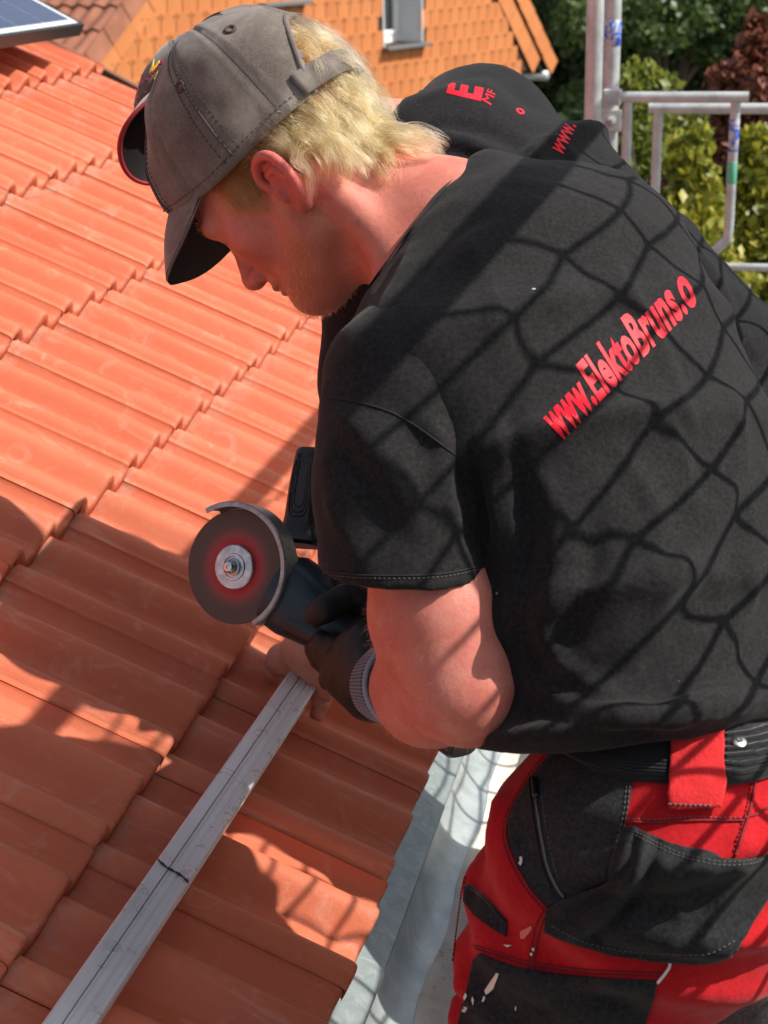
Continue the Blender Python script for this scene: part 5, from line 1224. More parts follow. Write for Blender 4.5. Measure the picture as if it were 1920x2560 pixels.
# --- hair of the man in front
hr = np.random.default_rng(11); SKC, SKR = np.array([0, 0.010, 0.012]), np.array([0.0735, 0.0955, 0.0915])
HNORM = vnormals(HV, HF); HLOC = H1.l(HW); loc_t = bvh(HV, HF)
EARM = (np.abs(HV[:, 0]) > 0.0735) & (HV[:, 2] < -0.042) & (HV[:, 2] > -0.135) & (HV[:, 1] > -0.034) & (HV[:, 1] < 0.030)
def roots(n, cond):
    """points of the scalp whose place, in the cap's axes, meets cond(x, y, z)"""
    i = np.flatnonzero(cond(HLOC[:, 0], HLOC[:, 1], HLOC[:, 2]) & (HLOC[:, 2] > -0.12) & ~EARM); i = i[hr.integers(0, len(i), n)]
    return np.concatenate([HV[i] + hr.normal(size=(n, 3)) * 0.0008, HNORM[i]], 1)
def strands(R, L, flow, k=12, clump=120, clump_w=0.7, grav=0.6, lift=0.25, wav=0.006, spread=0.4, over=0.003):
    R0 = R[:, :3]; nrm = R[:, 3:]; n = len(R0); Ls = hr.uniform(*L, n); out = np.zeros((n, k, 3)); G = HH.l(HH.o + np.array([0, 0, -1.0]))
    d = flow(R0); d = d - nrm * (d * nrm).sum(1)[:, None]; d /= np.linalg.norm(d, axis=1)[:, None] + 1e-9; d = d + nrm * lift + hr.normal(size=d.shape) * spread * 0.25; d /= np.linalg.norm(d, axis=1)[:, None]
    P = R0.copy(); ph = hr.random((n, 2)) * 6.28; dep = hr.random(n) * over
    for j in range(k):
        out[:, j] = P; t = j / (k - 1); d = d + (G * grav * (0.25 + t))[None] * 0.16; d /= np.linalg.norm(d, axis=1)[:, None]; P = P + d * (Ls / (k - 1))[:, None]
        for i in range(n):
            h, nn, f_, q_ = loc_t.find_nearest(P[i])
            if h is not None:
                s_ = (P[i] - np.array(h)) @ np.array(nn)
                if s_ < 0.001 + dep[i]: P[i] = np.array(h) + np.array(nn) * (0.001 + dep[i])
    ci = hr.choice(n, clump, replace=False); near = ci[((R0[:, None] - R0[ci][None]) ** 2).sum(2).argmin(1)]
    w = (np.linspace(0, 1, k) ** 1.1 * clump_w)[None, :, None]; out = out * (1 - w) + (out[near] + hr.normal(size=(n, 1, 3)) * 0.0020) * w
    tt = np.linspace(0, 1, k)[None, :, None]; side = np.stack([np.sin(ph[near][:, :1] + np.linspace(0, 5.0, k)[None]), np.cos(ph[near][:, 1:] + np.linspace(0, 4.2, k)[None]), np.sin(ph[near][:, 1:] + np.linspace(0, 4.6, k)[None])], 2)
    out += side * wav * tt + hr.normal(size=(n, 1, 3)) * 0.0006 * tt * 3
    return HH.w(out)
fl_ = lambda a, b, c: (lambda R: np.stack([a * np.sign(R[:, 0]) * np.minimum(np.abs(R[:, 0]) / 0.06, 1), b + 0 * R[:, 0], c + 0 * R[:, 0]], 1))
line = lambda y: np.clip(-0.026 + 0.95 * (y + 0.016), -0.102, -0.020)                     # hairline: over the ear and down to the nape
S1 = strands(roots(4200, lambda x, y, z: (y < 0.012) & (y > -0.088) & (z < 0.016) & (z > np.maximum(line(y), -0.076))), (0.042, 0.070), fl_(0.1, -0.55, -0.85), 13, 110, 0.80, 1.3, 0.50, 0.0085, 0.5, 0.016)
S1b = strands(roots(3200, lambda x, y, z: (y < -0.025) & (y > -0.086) & (z < -0.010) & (z > np.maximum(line(y) - 0.004, -0.078))), (0.026, 0.046), fl_(0.1, -0.60, -0.75), 13, 80, 0.80, 1.4, 0.70, 0.0080, 0.5, 0.016)
S1c = strands(roots(1700, lambda x, y, z: (y < 0.030) & (y > -0.05) & (z < 0.018) & (z > -0.016) & (np.abs(x) < 0.0835)), (0.028, 0.044), fl_(0.05, -0.80, -0.60), 13, 80, 0.7, 0.5, 0.26, 0.006, 0.5, 0.008)
S2 = strands(roots(1900, lambda x, y, z: (y < -0.02) & (z > 0.0) & (z < 0.090) & (np.abs(x) < 0.030)), (0.040, 0.066), fl_(0.05, -0.4, -0.9), 13, 50, 0.78, 0.9, 0.60, 0.0085, 0.5, 0.020)
blade_hair('hair', np.concatenate([S1, S1b, S1c, S2]), 0.00021, M_BLOND, P1)
S3 = strands(roots(2400, lambda x, y, z: (x < 0) & (y > 0.020) & (y < 0.066) & (z < 0.016) & (z > -0.040 + 0.9 * np.abs(y - 0.040)) & (x > -0.0815)), (0.010, 0.022), fl_(0.0, 0.05, -1.0), 7, 300, 0.3, 0.2, 0.20, 0.001, 1.0, 0.002)
blade_hair('sideburn', S3, 0.00016, hair_mat('sandy_hair', (0.26, 0.085, 0.025), (0.50, 0.22, 0.08)), P1)
# stubble on the jaw and chin
pick = hr.integers(0, len(HV), 150000); q = HV[pick] + hr.normal(size=(150000, 3)) * 0.0008
jw = np.clip(1 - np.abs(q[:, 2] + 0.138 + 0.30 * (q[:, 1] - 0.06)) / 0.040, 0, 1) * (q[:, 1] > 0.0) * (q[:, 2] < -0.075) * (np.abs(q[:, 0]) < 0.08)
HN = vnormals(HV, HF)[pick]; okp = (hr.random(150000) < jw * 0.42) & (q[:, 2] > -0.178); q = q[okp]; nn = HN[okp]
d = nn * 0.55 + np.array([0, 0.25, -0.75]) + hr.normal(size=q.shape) * 0.35; d /= np.linalg.norm(d, axis=1)[:, None]; L = hr.uniform(0.0020, 0.0055, len(q))[:, None]
blade_hair('beard', HH.w(np.stack([q, q + d * L * .5, q + d * L + nn * -L * 0.1], 1)), 0.00011, M_BEARD, P1)
# brow
n = 260; s_ = hr.choice([-1, 1], n); u = hr.random(n); q = np.stack([s_ * (0.014 + 0.040 * u), 0.106 - 0.020 * u ** 2 + 0 * u, -0.034 + 0.006 * np.sin(u * 3) + hr.normal(size=n) * 0.002], 1)
pr = [];
for a in q:
    h, nn_, i, dd = head_tree.find_nearest(Vector(HH.w(a))); pr.append(HH.l(np.array(h)))
q = np.array(pr); d = np.stack([s_ * 0.9, 0.25 + 0 * u, -0.1 + 0.2 * hr.normal(size=n)], 1); d /= np.linalg.norm(d, axis=1)[:, None]
blade_hair('eyebrows', HH.w(np.stack([q, q + d * .004 + [0, .0008, 0], q + d * 0.008], 1)), 0.00012, M_BEARD, P1)
# a little down on the forearm and neck is left to the skin relief

# short fair hairs on the arm and neck
ar_ = []
AN_ = vnormals(AV, AF); i_ = hr.integers(0, len(AV), 5000); q = AV[i_]; nn = AN_[i_]; ax_ = unit(WRI - ELB); keep = ((q - WRI) @ ax_ < -0.03) & ((q - ELB) @ CD > -0.30 * 0.5)
q = q[keep]; nn = nn[keep]; d = nn * 0.35 + ax_ * 0.5 + CD * 0.3 + hr.normal(size=q.shape) * 0.3; d /= np.linalg.norm(d, axis=1)[:, None]; L = hr.uniform(0.006, 0.012, len(q))[:, None]
blade_hair('arm_hair', np.stack([q, q + d * L * .5, q + d * L - nn * L * 0.15], 1), 0.00005, M_BLOND, P1)
# ================================================================== angle grinder
GC = dat(510, 1225, 1.68); GN = unit(cv(-0.45, -0.05, -0.88)); GD = unit(cv(0.84, 0.55, -0.46)); GD = unit(GD - GN * (GD @ GN)); GW = np.cross(GN, GD)
if GW @ np.array([0, 0, 1.0]) < 0: GW = -GW
grinder = empty('angle_grinder', GC + GD * 0.16 - GN * 0.05, 'cordless dark blue angle grinder with a cutting disc held in black gloves', 'angle grinder')
M_DISC = mat('abrasive_disc', (0.10, 0.06, 0.05), 0.65)
tc = N(M_DISC, 'ShaderNodeTexCoord'); vl = N(M_DISC, 'ShaderNodeVectorMath'); vl.operation = 'LENGTH'; lk(M_DISC, tc.outputs['Object'], vl.inputs[0])
mr = N(M_DISC, 'ShaderNodeMapRange'); lk(M_DISC, vl.outputs['Value'], mr.inputs[0]); mr.inputs[2].default_value = 0.0625
c = ramp(M_DISC, mr.outputs[0], [(0.0, (0.46, 0.025, 0.030)), (0.50, (0.38, 0.026, 0.030)), (0.53, (0.26, 0.060, 0.060)), (0.60, (0.25, 0.050, 0.052)), (0.645, (0.16, 0.060, 0.055)), (0.69, (0.105, 0.062, 0.050)), (0.78, (0.085, 0.060, 0.048)), (1.0, (0.080, 0.058, 0.046))])
base(M_DISC, mix(M_DISC, ramp(M_DISC, noise(M_DISC, coords(M_DISC), 900, 2), [(0.6, BW(0)), (0.8, BW(0.3))]), c, (0.16, 0.12, 0.10)))
bump(M_DISC, noise(M_DISC, coords(M_DISC), 700, 2), 0.3, 0.0004)
def spun(name, prof, material, at_, n=72, angle=35):
    b = MB(); b.lathe((0, 0, 0), (0, 0, 1), prof, n); V = np.concatenate(b.V)
    A = Matrix(((GD[0], GW[0], GN[0]), (GD[1], GW[1], GN[1]), (GD[2], GW[2], GN[2])))
    if A.determinant() < 0: A = Matrix(((GD[0], -GW[0], GN[0]), (GD[1], -GW[1], GN[1]), (GD[2], -GW[2], GN[2])))
    o = link(name, mesh(name, V, b.F), material, grinder, at_ - world_loc(grinder)); o.rotation_euler = A.to_euler(); o.data.set_sharp_from_angle(angle=math.radians(angle)); return o
spun('cutting_disc', [(-0.0009, 0.010), (-0.0009, 0.0620), (-0.0005, 0.0625), (0.0005, 0.0625), (0.0009, 0.0620), (0.0009, 0.010)], M_DISC, GC)
M_FLG = mat('worn_steel_flange', (0.5, 0.5, 0.51), 0.32, 1.0)
base(M_FLG, ramp(M_FLG, noise(M_FLG, coords(M_FLG, (1, 1, 1)), 120, 4), [(0.3, (0.34, 0.35, 0.37)), (0.7, (0.62, 0.63, 0.64))]))
spun('flange_nut', [(0.001, 0.0246), (0.0045, 0.0248), (0.0056, 0.0236), (0.0057, 0.0152), (0.0072, 0.0146), (0.0073, 0.0118), (0.0060, 0.0112), (0.0060, 0.0098), (0.0085, 0.0094), (0.0088, 0.0080), (0.0078, 0.0074)], M_FLG, GC)
spun('spindle', [(0.004, 0.0070), (0.0150, 0.0066), (0.0170, 0.0050), (0.0174, 0.0020), (0.0160, 0.0012)], M_STEEL, GC, 36)
M_GUARD = mat('guard_steel', (0.30, 0.32, 0.33), 0.42, 0.85); base(M_GUARD, ramp(M_GUARD, noise(M_GUARD, coords(M_GUARD), 60, 5, 0.7), [(0.3, (0.22, 0.235, 0.245)), (0.7, (0.44, 0.455, 0.46))]))
a0, a1 = None, None
def img_angle(ang):
    """direction in the disc plane that looks like this angle in the picture"""
    t = math.radians(ang); v = cv(math.cos(t), -math.sin(t), 0); r = unit(GC - CAM); k = (v @ GN) / (r @ GN); return unit(v - r * k)
angs = np.linspace(112, -66, 60); prof = [(0.030, -0.016), (0.066, -0.016), (0.0705, -0.013), (0.0715, 0.0135), (0.0700, 0.0152), (0.0655, 0.0150), (0.0655, 0.0138), (0.0690, 0.0128), (0.0694, -0.0115), (0.066, -0.0145), (0.030, -0.0145)]
V = []; 
for a in angs:
    d = img_angle(a)
    for r, z in prof: V.append(GC + d * r + GN * z)
k = len(prof); F = [(i * k + c, i * k + (c + 1) % k, (i + 1) * k + (c + 1) % k, (i + 1) * k + c) for i in range(len(angs) - 1) for c in range(k)] + [tuple(range(k)), tuple((len(angs) - 1) * k + c for c in range(k - 1, -1, -1))]
o = obj('disc_guard', V, F, M_GUARD, grinder); o.data.set_sharp_from_angle(angle=math.radians(35))
M_TEAL = mat('dark_blue_plastic', (0.012, 0.030, 0.046), 0.42, spec=0.45)
bump(M_TEAL, noise(M_TEAL, coords(M_TEAL), 900, 2), 0.12, 0.0003)
def hull(name, secs, material, n=28, pw=3.0, angle=50):
    """secs: (distance along the body, half width along the spindle, half height, offset along the spindle, offset up)"""
    V = []; 
    for s, a, b_, oz, ow in secs:
        for t in np.linspace(0, 2 * math.pi, n, endpoint=False):
            c, sn = math.cos(t), math.sin(t); V.append(GC - GN * 0.042 + GD * s + GN * (oz + a * abs(c) ** (2 / pw) * (1 if c > 0 else -1)) + GW * (ow + b_ * abs(sn) ** (2 / pw) * (1 if sn > 0 else -1)))
    m_ = len(secs); F = [(i * n + j, i * n + (j + 1) % n, (i + 1) * n + (j + 1) % n, (i + 1) * n + j) for i in range(m_ - 1) for j in range(n)] + [tuple(range(n - 1, -1, -1)), tuple((m_ - 1) * n + j for j in range(n))]
    o = obj(name, V, F, material, grinder); o.data.set_sharp_from_angle(angle=math.radians(angle)); return o, np.array(V), F
hull('gear_head', [(-0.036, 0.018, 0.018, 0, 0), (-0.030, 0.026, 0.028, 0, 0), (-0.005, 0.030, 0.034, 0.002, 0), (0.030, 0.032, 0.036, 0.002, 0), (0.048, 0.033, 0.036, 0, 0)], M_BLACKPL)
_, GV, GF = hull('motor_housing', [(0.046, 0.036, 0.038, 0.006, 0), (0.050, 0.040, 0.042, 0.010, 0.001), (0.075, 0.0405, 0.042, 0.010, 0.001), (0.095, 0.038, 0.037, 0.008, 0), (0.120, 0.033, 0.031, 0.004, 0), (0.150, 0.031, 0.029, 0.002, -0.001), (0.200, 0.030, 0.029, 0, -0.002), (0.235, 0.033, 0.032, 0, -0.003), (0.250, 0.035, 0.034, 0, -0.003)], M_TEAL)
hull('grip_pad', [(0.088, 0.0400, 0.022, 0.0085, -0.016), (0.130, 0.0346, 0.020, 0.0035, -0.012), (0.225, 0.0333, 0.022, 0.0005, -0.014)], M_BLACKPL, 28, 2.5)
hull('battery_mount', [(0.248, 0.036, 0.036, 0, -0.004), (0.262, 0.037, 0.040, 0, -0.006), (0.270, 0.036, 0.040, 0, -0.006)], M_BLACKPL)
M_BATR = mat('battery_red', (0.16, 0.008, 0.010), 0.45)
hull('battery', [(0.270, 0.034, 0.036, 0, -0.002), (0.275, 0.036, 0.038, 0, -0.003), (0.312, 0.036, 0.038, 0, -0.003), (0.316, 0.033, 0.036, 0, -0.003)], M_BLACKPL, 28, 5)
for s in np.linspace(0.279, 0.306, 6): hull('battery_rib', [(s, 0.0368, 0.033, 0, -0.003), (s + 0.0030, 0.0368, 0.033, 0, -0.003)], M_BATR, 28, 5)
# side handle: a flat grip with a flared foot
hb0 = dat(645, 1160, 1.715); ht = dat(676, 940, 1.735); hx = unit(ht - hb0); hn = unit(GN - hx * (GN @ hx)); hy = np.cross(hn, hx)
if hy @ CR < 0: hy = -hy
V = []; n = 28; secs = [(-0.010, 0.026, 0.020), (-0.006, 0.030, 0.022), (-0.001, 0.026, 0.018), (0.008, 0.0200, 0.0135), (0.022, 0.0185, 0.0125), (0.060, 0.0178, 0.0135), (0.088, 0.0160, 0.0130), (0.098, 0.0150, 0.0120), (0.1015, 0.012, 0.009)]
for s, a, b_ in secs:
    for t in np.linspace(0, 2 * math.pi, n, endpoint=False):
        c, sn = math.cos(t), math.sin(t); V.append(hb0 + hx * s + hy * a * abs(c) ** (2 / 3.5) * (1 if c > 0 else -1) + hn * b_ * abs(sn) ** (2 / 3.5) * (1 if sn > 0 else -1))
F = [(i * n + j, i * n + (j + 1) % n, (i + 1) * n + (j + 1) % n, (i + 1) * n + j) for i in range(len(secs) - 1) for j in range(n)] + [tuple(range(n - 1, -1, -1)), tuple((len(secs) - 1) * n + j for j in range(n))]
o = obj('side_handle', V, F, M_BLACKPL, grinder); o.data.set_sharp_from_angle(angle=math.radians(40)); h_tree = bvh(np.array(V), F)
for sc in (1.0, 0.76, 0.52):
    P = []
    for t in np.linspace(0, 2 * math.pi, 41):
        c, sn = math.cos(t), math.sin(t); P.append(hb0 + hx * (0.055 + 0.034 * sc ** 0.6 * abs(c) ** 0.5 * (1 if c > 0 else -1)) + hy * (0.001 + 0.0125 * sc * abs(sn) ** 0.5 * (1 if sn > 0 else -1)) + hn * 0.0131)
    b = MB(); b.tube(P, 0.0007, 6, False); b.obj('grip_ridge', M_BLACKPL, grinder, True)
M_RAISED = mat('raised_black_lettering', (0.006, 0.006, 0.007), 0.5)
text_on(h_tree, 'BOSCH', [(629, 1062), (642, 978), (651, 980), (638, 1064)], 'lettering', M_RAISED, grinder, 0.01, 0.0012)
g_tree = bvh(GV, GF)
M_LETTER = mat('grey_lettering', (0.30, 0.31, 0.32), 0.5)

# --- gloves of the man in front
gl = Field(np.min([WRI, KNL], 0) - 0.11, np.max([WRI, KNL], 0) + 0.11, 0.0026); hand_l(gl, 0.0022)
WA = unit(WRI - ELB)
gl.cut(WRI - WA * 0.004, -WA)
GV_, GF_ = gl.mesh(2); GV_ = GV_ + vnormals(GV_, GF_) * (0.0011 * vnoise(GV_, 70, 4) + 0.0006 * vnoise(GV_, 150, 5))[:, None]
glv = obj('glove', GV_, GF_, M_GLOVE, P1)
cX = unit(np.cross(WA, (0, 0, 1))); cY = np.cross(WA, cX)
cc = WRI - WA * 0.068
b = MB(); b.lathe(cc, WA, [(0.0, 0.0400), (0.001, 0.0432), (0.020, 0.0418), (0.040, 0.0400), (0.060, 0.0385), (0.082, 0.0375), (0.090, 0.034)], 60); b.obj('knit_cuff', M_KNIT, glv, True)
b = MB()
for a in np.linspace(0, 2 * math.pi, 72, endpoint=False):
    d = math.cos(a) * cX + math.sin(a) * cY; b.tube([cc + WA * s + d * r for s, r in ((0.007, 0.0430), (0.020, 0.0420), (0.040, 0.0402), (0.060, 0.0387), (0.078, 0.0378))], 0.00045, 4, False)
tag(b.obj('knit_rib', M_KNITW, glv, True), kind='stuff')
b = MB(); aa = np.linspace(0, 2 * math.pi, 73); b.tube([cc + WA * 0.0005 + (math.cos(a) * cX + math.sin(a) * cY) * 0.0420 for a in aa], 0.0026, 8, False); b.obj('cuff_edging', mat('blue_grey_edging', (0.24, 0.31, 0.42), 0.9, sheen=0.3), glv, True)
rgt = Field(dat(760, 1300, 1.66) - 0.12, dat(760, 1300, 1.66) + 0.12, 0.0028)
RP = dat(822, 1272, 1.675)
rgt.cone(RWRI, RP, 0.030, 0.036, 0.02); rgt.cone(RP, dat(800, 1300, 1.640), 0.032, 0.024, 0.02)
limb(rgt, [dat(790, 1285, 1.640), dat(742, 1296, 1.612), dat(704, 1314, 1.600), dat(684, 1328, 1.604)], [0.0155, 0.0150, 0.0140, 0.0125], 0.008, pad=0.02)
limb(rgt, [dat(800, 1262, 1.665), dat(752, 1262, 1.650), dat(735, 1290, 1.660)], [0.0125, 0.012, 0.0105], 0.008, pad=0.02)
limb(rgt, [dat(815, 1290, 1.64), dat(790, 1316, 1.62), dat(772, 1330, 1.63)], [0.0130, 0.0120, 0.0105], 0.006, pad=0.02)
limb(rgt, [dat(840, 1300, 1.64), dat(820, 1330, 1.62), dat(805, 1345, 1.63)], [0.0125, 0.0120, 0.0105], 0.006, pad=0.02)
limb(rgt, [dat(790, 1250, 1.69), dat(750, 1245, 1.70), dat(738, 1265, 1.72)], [0.0120, 0.0115, 0.010], 0.006, pad=0.02)
RV_, RF_ = rgt.mesh(2); RV_ = RV_ + vnormals(RV_, RF_) * (0.0010 * vnoise(RV_, 70, 8))[:, None]
obj('glove', RV_, RF_, M_GLOVE, P1)
# ================================================================== trousers of the man in front
C4 = lambda x, y: (777.7 + 0.5313 * x, 1468.9 + 0.5313 * y)               # reading aid: crop units to the 1659-wide view
P4 = lambda *q: [C4(*p) for p in q]
TT = [(1440, 1590, 1.358, .170, .126), (1474, 1690, 1.362, .182, .133), (1474, 1790, 1.372, .184, .138), (1440, 1850, 1.385, .172, .132)]
STT = stations(TT, LATT)
LG = stations([(1372, 1880, 1.335, .116, .118), (1296, 1990, 1.375, .112, .112), (1246, 2110, 1.405, .096, .100), (1214, 2240, 1.440, .088, .092), (1185, 2450, 1.50, .080, .086)], LATT)
tf = Field(np.min([s[0] for s in STT + LG] + [AN_L, AN_R], 0) - 0.2, np.max([s[0] for s in STT + LG] + [AN_L, AN_R], 0) + 0.22, 0.0065)
tf.loft(STT, 0.03); tf.loft(LG, 0.05)
RG = stations([(1460, 1840, 1.465, .102, .110), (1280, 2020, 1.540, .088, .094), (1190, 2330, 1.660, .076, .082)], LATT); tf.loft(RG, 0.05)
for a, b_ in ((KN_L, AN_L), (KN_R, AN_R)): tf.cone(a, b_ + np.array([0, 0, -.02]), 0.086, 0.070, 0.04)
tf.cone(dat(1560, 1800, 1.32), dat(1500, 1930, 1.33), 0.085, 0.08, 0.06)                                   # seat
tf.cut(dat(1330, 1560, 1.245), unit(cv(0.05, -1.0, 0.02)))
tf.cut(AN_L - np.array([0, 0, 0.03]), (0, 0, -1))
TV, TF = tf.mesh(4); tt_ = bvh(TV, TF)
TL = [(P4((600, 300), (560, 480), (500, 700)), .012, .004), (P4((520, 620), (470, 800), (430, 1000)), .012, -.004), (P4((640, 820), (560, 960), (470, 1080)), .016, .004), (P4((700, 980), (690, 1100), (700, 1200)), .009, .004),
      (P4((500, 1120), (700, 1190), (950, 1215), (1200, 1215)), .010, .006), (P4((420, 1180), (390, 1300), (370, 1399)), .010, .004), (P4((640, 1290), (760, 1340), (900, 1300)), .014, -.005), (P4((560, 1240), (700, 1330), (760, 1399)), .010, .005), (P4((900, 1260), (980, 1340), (1100, 1330)), .012, .005),
      (P4((1100, 430), (1300, 500), (1560, 520)), .012, .003), (P4((1580, 470), (1550, 600), (1530, 690)), .008, .004)]
TV = folds(TV, TF, tt_, TL); TV = TV + vnormals(TV, TF) * (0.0018 * vnoise(TV, 26, 2) + 0.0008 * vnoise(TV, 70, 3))[:, None]
trou = obj('trousers', TV, TF, M_REDCL, P1); tt_ = bvh(TV, TF)
def panel_on(name, poly, material, off=0.0006, th=0.0022, step=8.0, sm=None, tree=None, wrinkle=None, par=None):
    V, F = patch(tree or tt_, poly, off, th, step, True, sm)
    if V is None: return None
    if wrinkle: V = V + 0
    return obj(name, V, F, material, par or trou)
panel_on('side_panel', P4((790, 285), (950, 365), (1110, 415), (1100, 480), (1082, 560), (1060, 640), (1040, 720), (1030, 800), (940, 850), (860, 890), (770, 925), (700, 850), (645, 760), (607, 660), (605, 580), (632, 500), (690, 400), (740, 335)), M_BLKCL, 0.0002, 0.0012)
# waistband
wb = [(660, 120), (760, 120), (1000, 200), (1300, 230), (1659, 120), (1700, 380), (1580, 415), (1465, 428), (1255, 424), (1100, 414), (950, 367), (790, 284), (720, 230)]
panel_on('waistband', P4(*wb), M_ELAST, 0.001, 0.0035)
for k in range(7):
    f_ = 0.06 + k * 0.13; top = [(1480, 200), (1560, 190), (1680, 165)]; bot = [(1470, 408), (1570, 398), (1700, 360)]
    thread(tt_, P4(*[(a[0] * (1 - f_) + c[0] * f_, a[1] * (1 - f_) + c[1] * f_) for a, c in zip(top, bot)]), 'elastic_rib', M_ELAST, trou, 0.0022, 0.0046, 20)
for k in range(5):
    f_ = 0.1 + k * 0.18; top = [(800, 255), (950, 300), (1100, 330), (1250, 335)]; bot = [(795, 284), (950, 362), (1100, 408), (1250, 420)]
    thread(tt_, P4(*[(a[0] * (1 - f_) + c[0] * f_, a[1] * (1 - f_) + c[1] * f_) for a, c in zip(top, bot)]), 'elastic_rib', M_ELAST, trou, 0.0016, 0.0046, 24)
lp = P4((1270, 240), (1472, 220), (1468, 390), (1455, 520), (1350, 517), (1250, 512), (1258, 420), (1264, 330))
panel_on('belt_loop', lp, M_REDDK, 0.0055, 0.003)
for y0, y1 in ((503, 511),): thread(bvh(TV + vnormals(TV, TF) * 0.0085, TF), P4((1252, y0), (1350, y0 + 5), (1452, y1)), 'stitching', M_GTHREAD, trou, 0.0009, 0.0006, 20, 0.004)
# holster pocket stands off the leg
hp = P4((770, 930), (830, 893), (930, 850), (1020, 800), (1050, 690), (1072, 598), (1112, 590), (1165, 622), (1250, 665), (1330, 694), (1460, 722), (1590, 716), (1690, 680), (1690, 800), (1640, 880), (1600, 950), (1560, 1040), (1510, 1090), (1440, 1118), (1350, 1130), (1200, 1122), (1030, 1107), (900, 1070), (830, 1040), (765, 1008))
V, F = patch(tt_, hp, 0.004, 0.003, 7.0)
pk = bvh(V, [f for f in F]); q = topx(V) / DS
Wd = np.zeros(len(V))
def soft(cx, cy, rx, ry): x, y = C4(cx, cy); return np.exp(-(((q[:, 0] - x) / (rx * .5313)) ** 2 + ((q[:, 1] - y) / (ry * .5313)) ** 2))
def ridge(pts, w, h):
    P = smooth_line(np.array([C4(*p) for p in pts]), 40); d = np.min(np.linalg.norm(q[:, None] - P[None], axis=2), 1); return h * np.exp(-(d / (w * .5313)) ** 2)
Wd += 0.014 * soft(1420, 760, 240, 70) + 0.010 * soft(1400, 880, 260, 160) + ridge([(1160, 640), (1110, 800), (1000, 930), (880, 1030)], 34, 0.012) - ridge([(1200, 660), (1170, 800), (1080, 930), (960, 1040)], 26, 0.006) + ridge([(1090, 610), (1060, 740), (960, 850), (820, 930)], 30, 0.008)
Wd += ridge([(1190, 700), (1280, 840), (1300, 960)], 40, 0.004) + ridge([(1560, 780), (1480, 900), (1400, 1040)], 40, 0.005)
dirv = unit(CAM - dat(1450, 1900, 1.3)); V = V + dirv * Wd[:, None]
pocket = obj('holster_pocket', V, F, M_CANVAS, trou); pk = bvh(V, F)
for off in (16, 30): thread(pk, P4((1120, 600 + off), (1250, 668 + off), (1330, 696 + off), (1460, 722 + off), (1590, 716 + off), (1655, 690 + off)), 'stitching', M_GTHREAD, trou, 0.0004, 0.0004, 60, 0.0042)
thread(pk, P4((780, 1000), (900, 1060), (1030, 1095), (1200, 1110), (1350, 1117), (1440, 1105), (1540, 1050)), 'stitching', M_GTHREAD, trou, 0.0004, 0.0004, 60, 0.0045)
panel_on('ruler_slot', P4((432, 832), (470, 850), (530, 905), (600, 985), (597, 1042), (540, 1010), (470, 960), (425, 900)), M_CANVAS, 0.0004, 0.0016, 5)
thread(tt_, P4((440, 838), (520, 895), (598, 980)), 'slot_edge', M_ELAST, trou, 0.0018, 0.0018, 24)
knee = P4((492, 1108), (560, 1138), (640, 1165), (800, 1192), (1000, 1208), (1205, 1220), (1195, 1290), (1160, 1390), (1100, 1520), (370, 1520), (405, 1400), (440, 1250), (468, 1140))
panel_on('knee_patch', knee, M_CANVAS, 0.0005, 0.002)
thread(bvh(TV + vnormals(TV, TF) * 0.002, TF), P4((1258, 1122), (1257, 1160), (1240, 1190), (1208, 1230)), 'piping', mat('white_piping', (0.75, 0.75, 0.74), 0.5), trou, 0.0012, 0.001, 24)
# front placket flap near the wrist, seams and stitches
for pts, mt, r, dsh in (([(770, 930), (740, 990), (715, 1080), (700, 1180)], M_REDTHR, .0010, 0), ([(752, 925), (722, 985), (697, 1080), (684, 1178)], M_REDTHR, .0006, .004), ([(470, 1090), (640, 1150), (800, 1178), (1000, 1196), (1210, 1206)], M_REDTHR, .0006, .004), ([(465, 1078), (640, 1138), (800, 1166), (1000, 1184), (1220, 1194)], M_REDTHR, .0010, 0),
                        ([(785, 292), (735, 345), (690, 405), (625, 510), (598, 590), (600, 665), (640, 765), (700, 862), (766, 935)], M_REDTHR, .0014, 0), ([(770, 288), (722, 340), (676, 402), (612, 508), (584, 590), (588, 672), (628, 775), (690, 872), (756, 945)], M_REDTHR, .0005, .004),
                        ([(1080, 575), (1200, 578), (1330, 570), (1560, 572)], M_REDTHR, .0012, 0), ([(1085, 563), (1200, 566), (1330, 558), (1560, 560)], M_GTHREAD, .0004, .004), ([(1605, 420), (1580, 540), (1550, 640), (1525, 715)], M_REDTHR, .0014, 0), ([(1590, 420), (1566, 540), (1536, 640), (1512, 712)], M_REDTHR, .0006, .004), ([(1560, 560), (1610, 545), (1659, 520)], M_REDTHR, .0012, 0),
                        ([(430, 800), (400, 930), (385, 1100), (360, 1300), (345, 1399)], M_REDTHR, .0008, .005)):
    thread(tt_, P4(*pts), 'seam' if not dsh else 'stitching', mt, trou, r, 0.0008, 60, dsh)
pt_ = bvh(TV + vnormals(TV, TF) * 0.0016, TF)
thread(pt_, P4((712, 400), (716, 470), (728, 560), (742, 650), (765, 760), (800, 840), (832, 885)), 'zip', mat('zip_teeth', (0.10, 0.10, 0.105), 0.4, 0.4), trou, 0.0014, 0.0006, 50)
thread(pt_, P4((690, 400), (694, 470), (706, 560), (720, 650), (743, 765), (778, 850)), 'seam', M_THREAD, trou, 0.0012, 0.0004, 50); thread(pt_, P4((735, 430), (752, 560), (768, 650), (792, 760), (815, 830)), 'stitching', M_GTHREAD, trou, 0.0004, 0.0004, 50, 0.0045)
thread(pt_, P4((716, 405), (718, 440), (722, 480)), 'zip_pull', M_BLACKPL, trou, 0.0030, 0.002, 8)
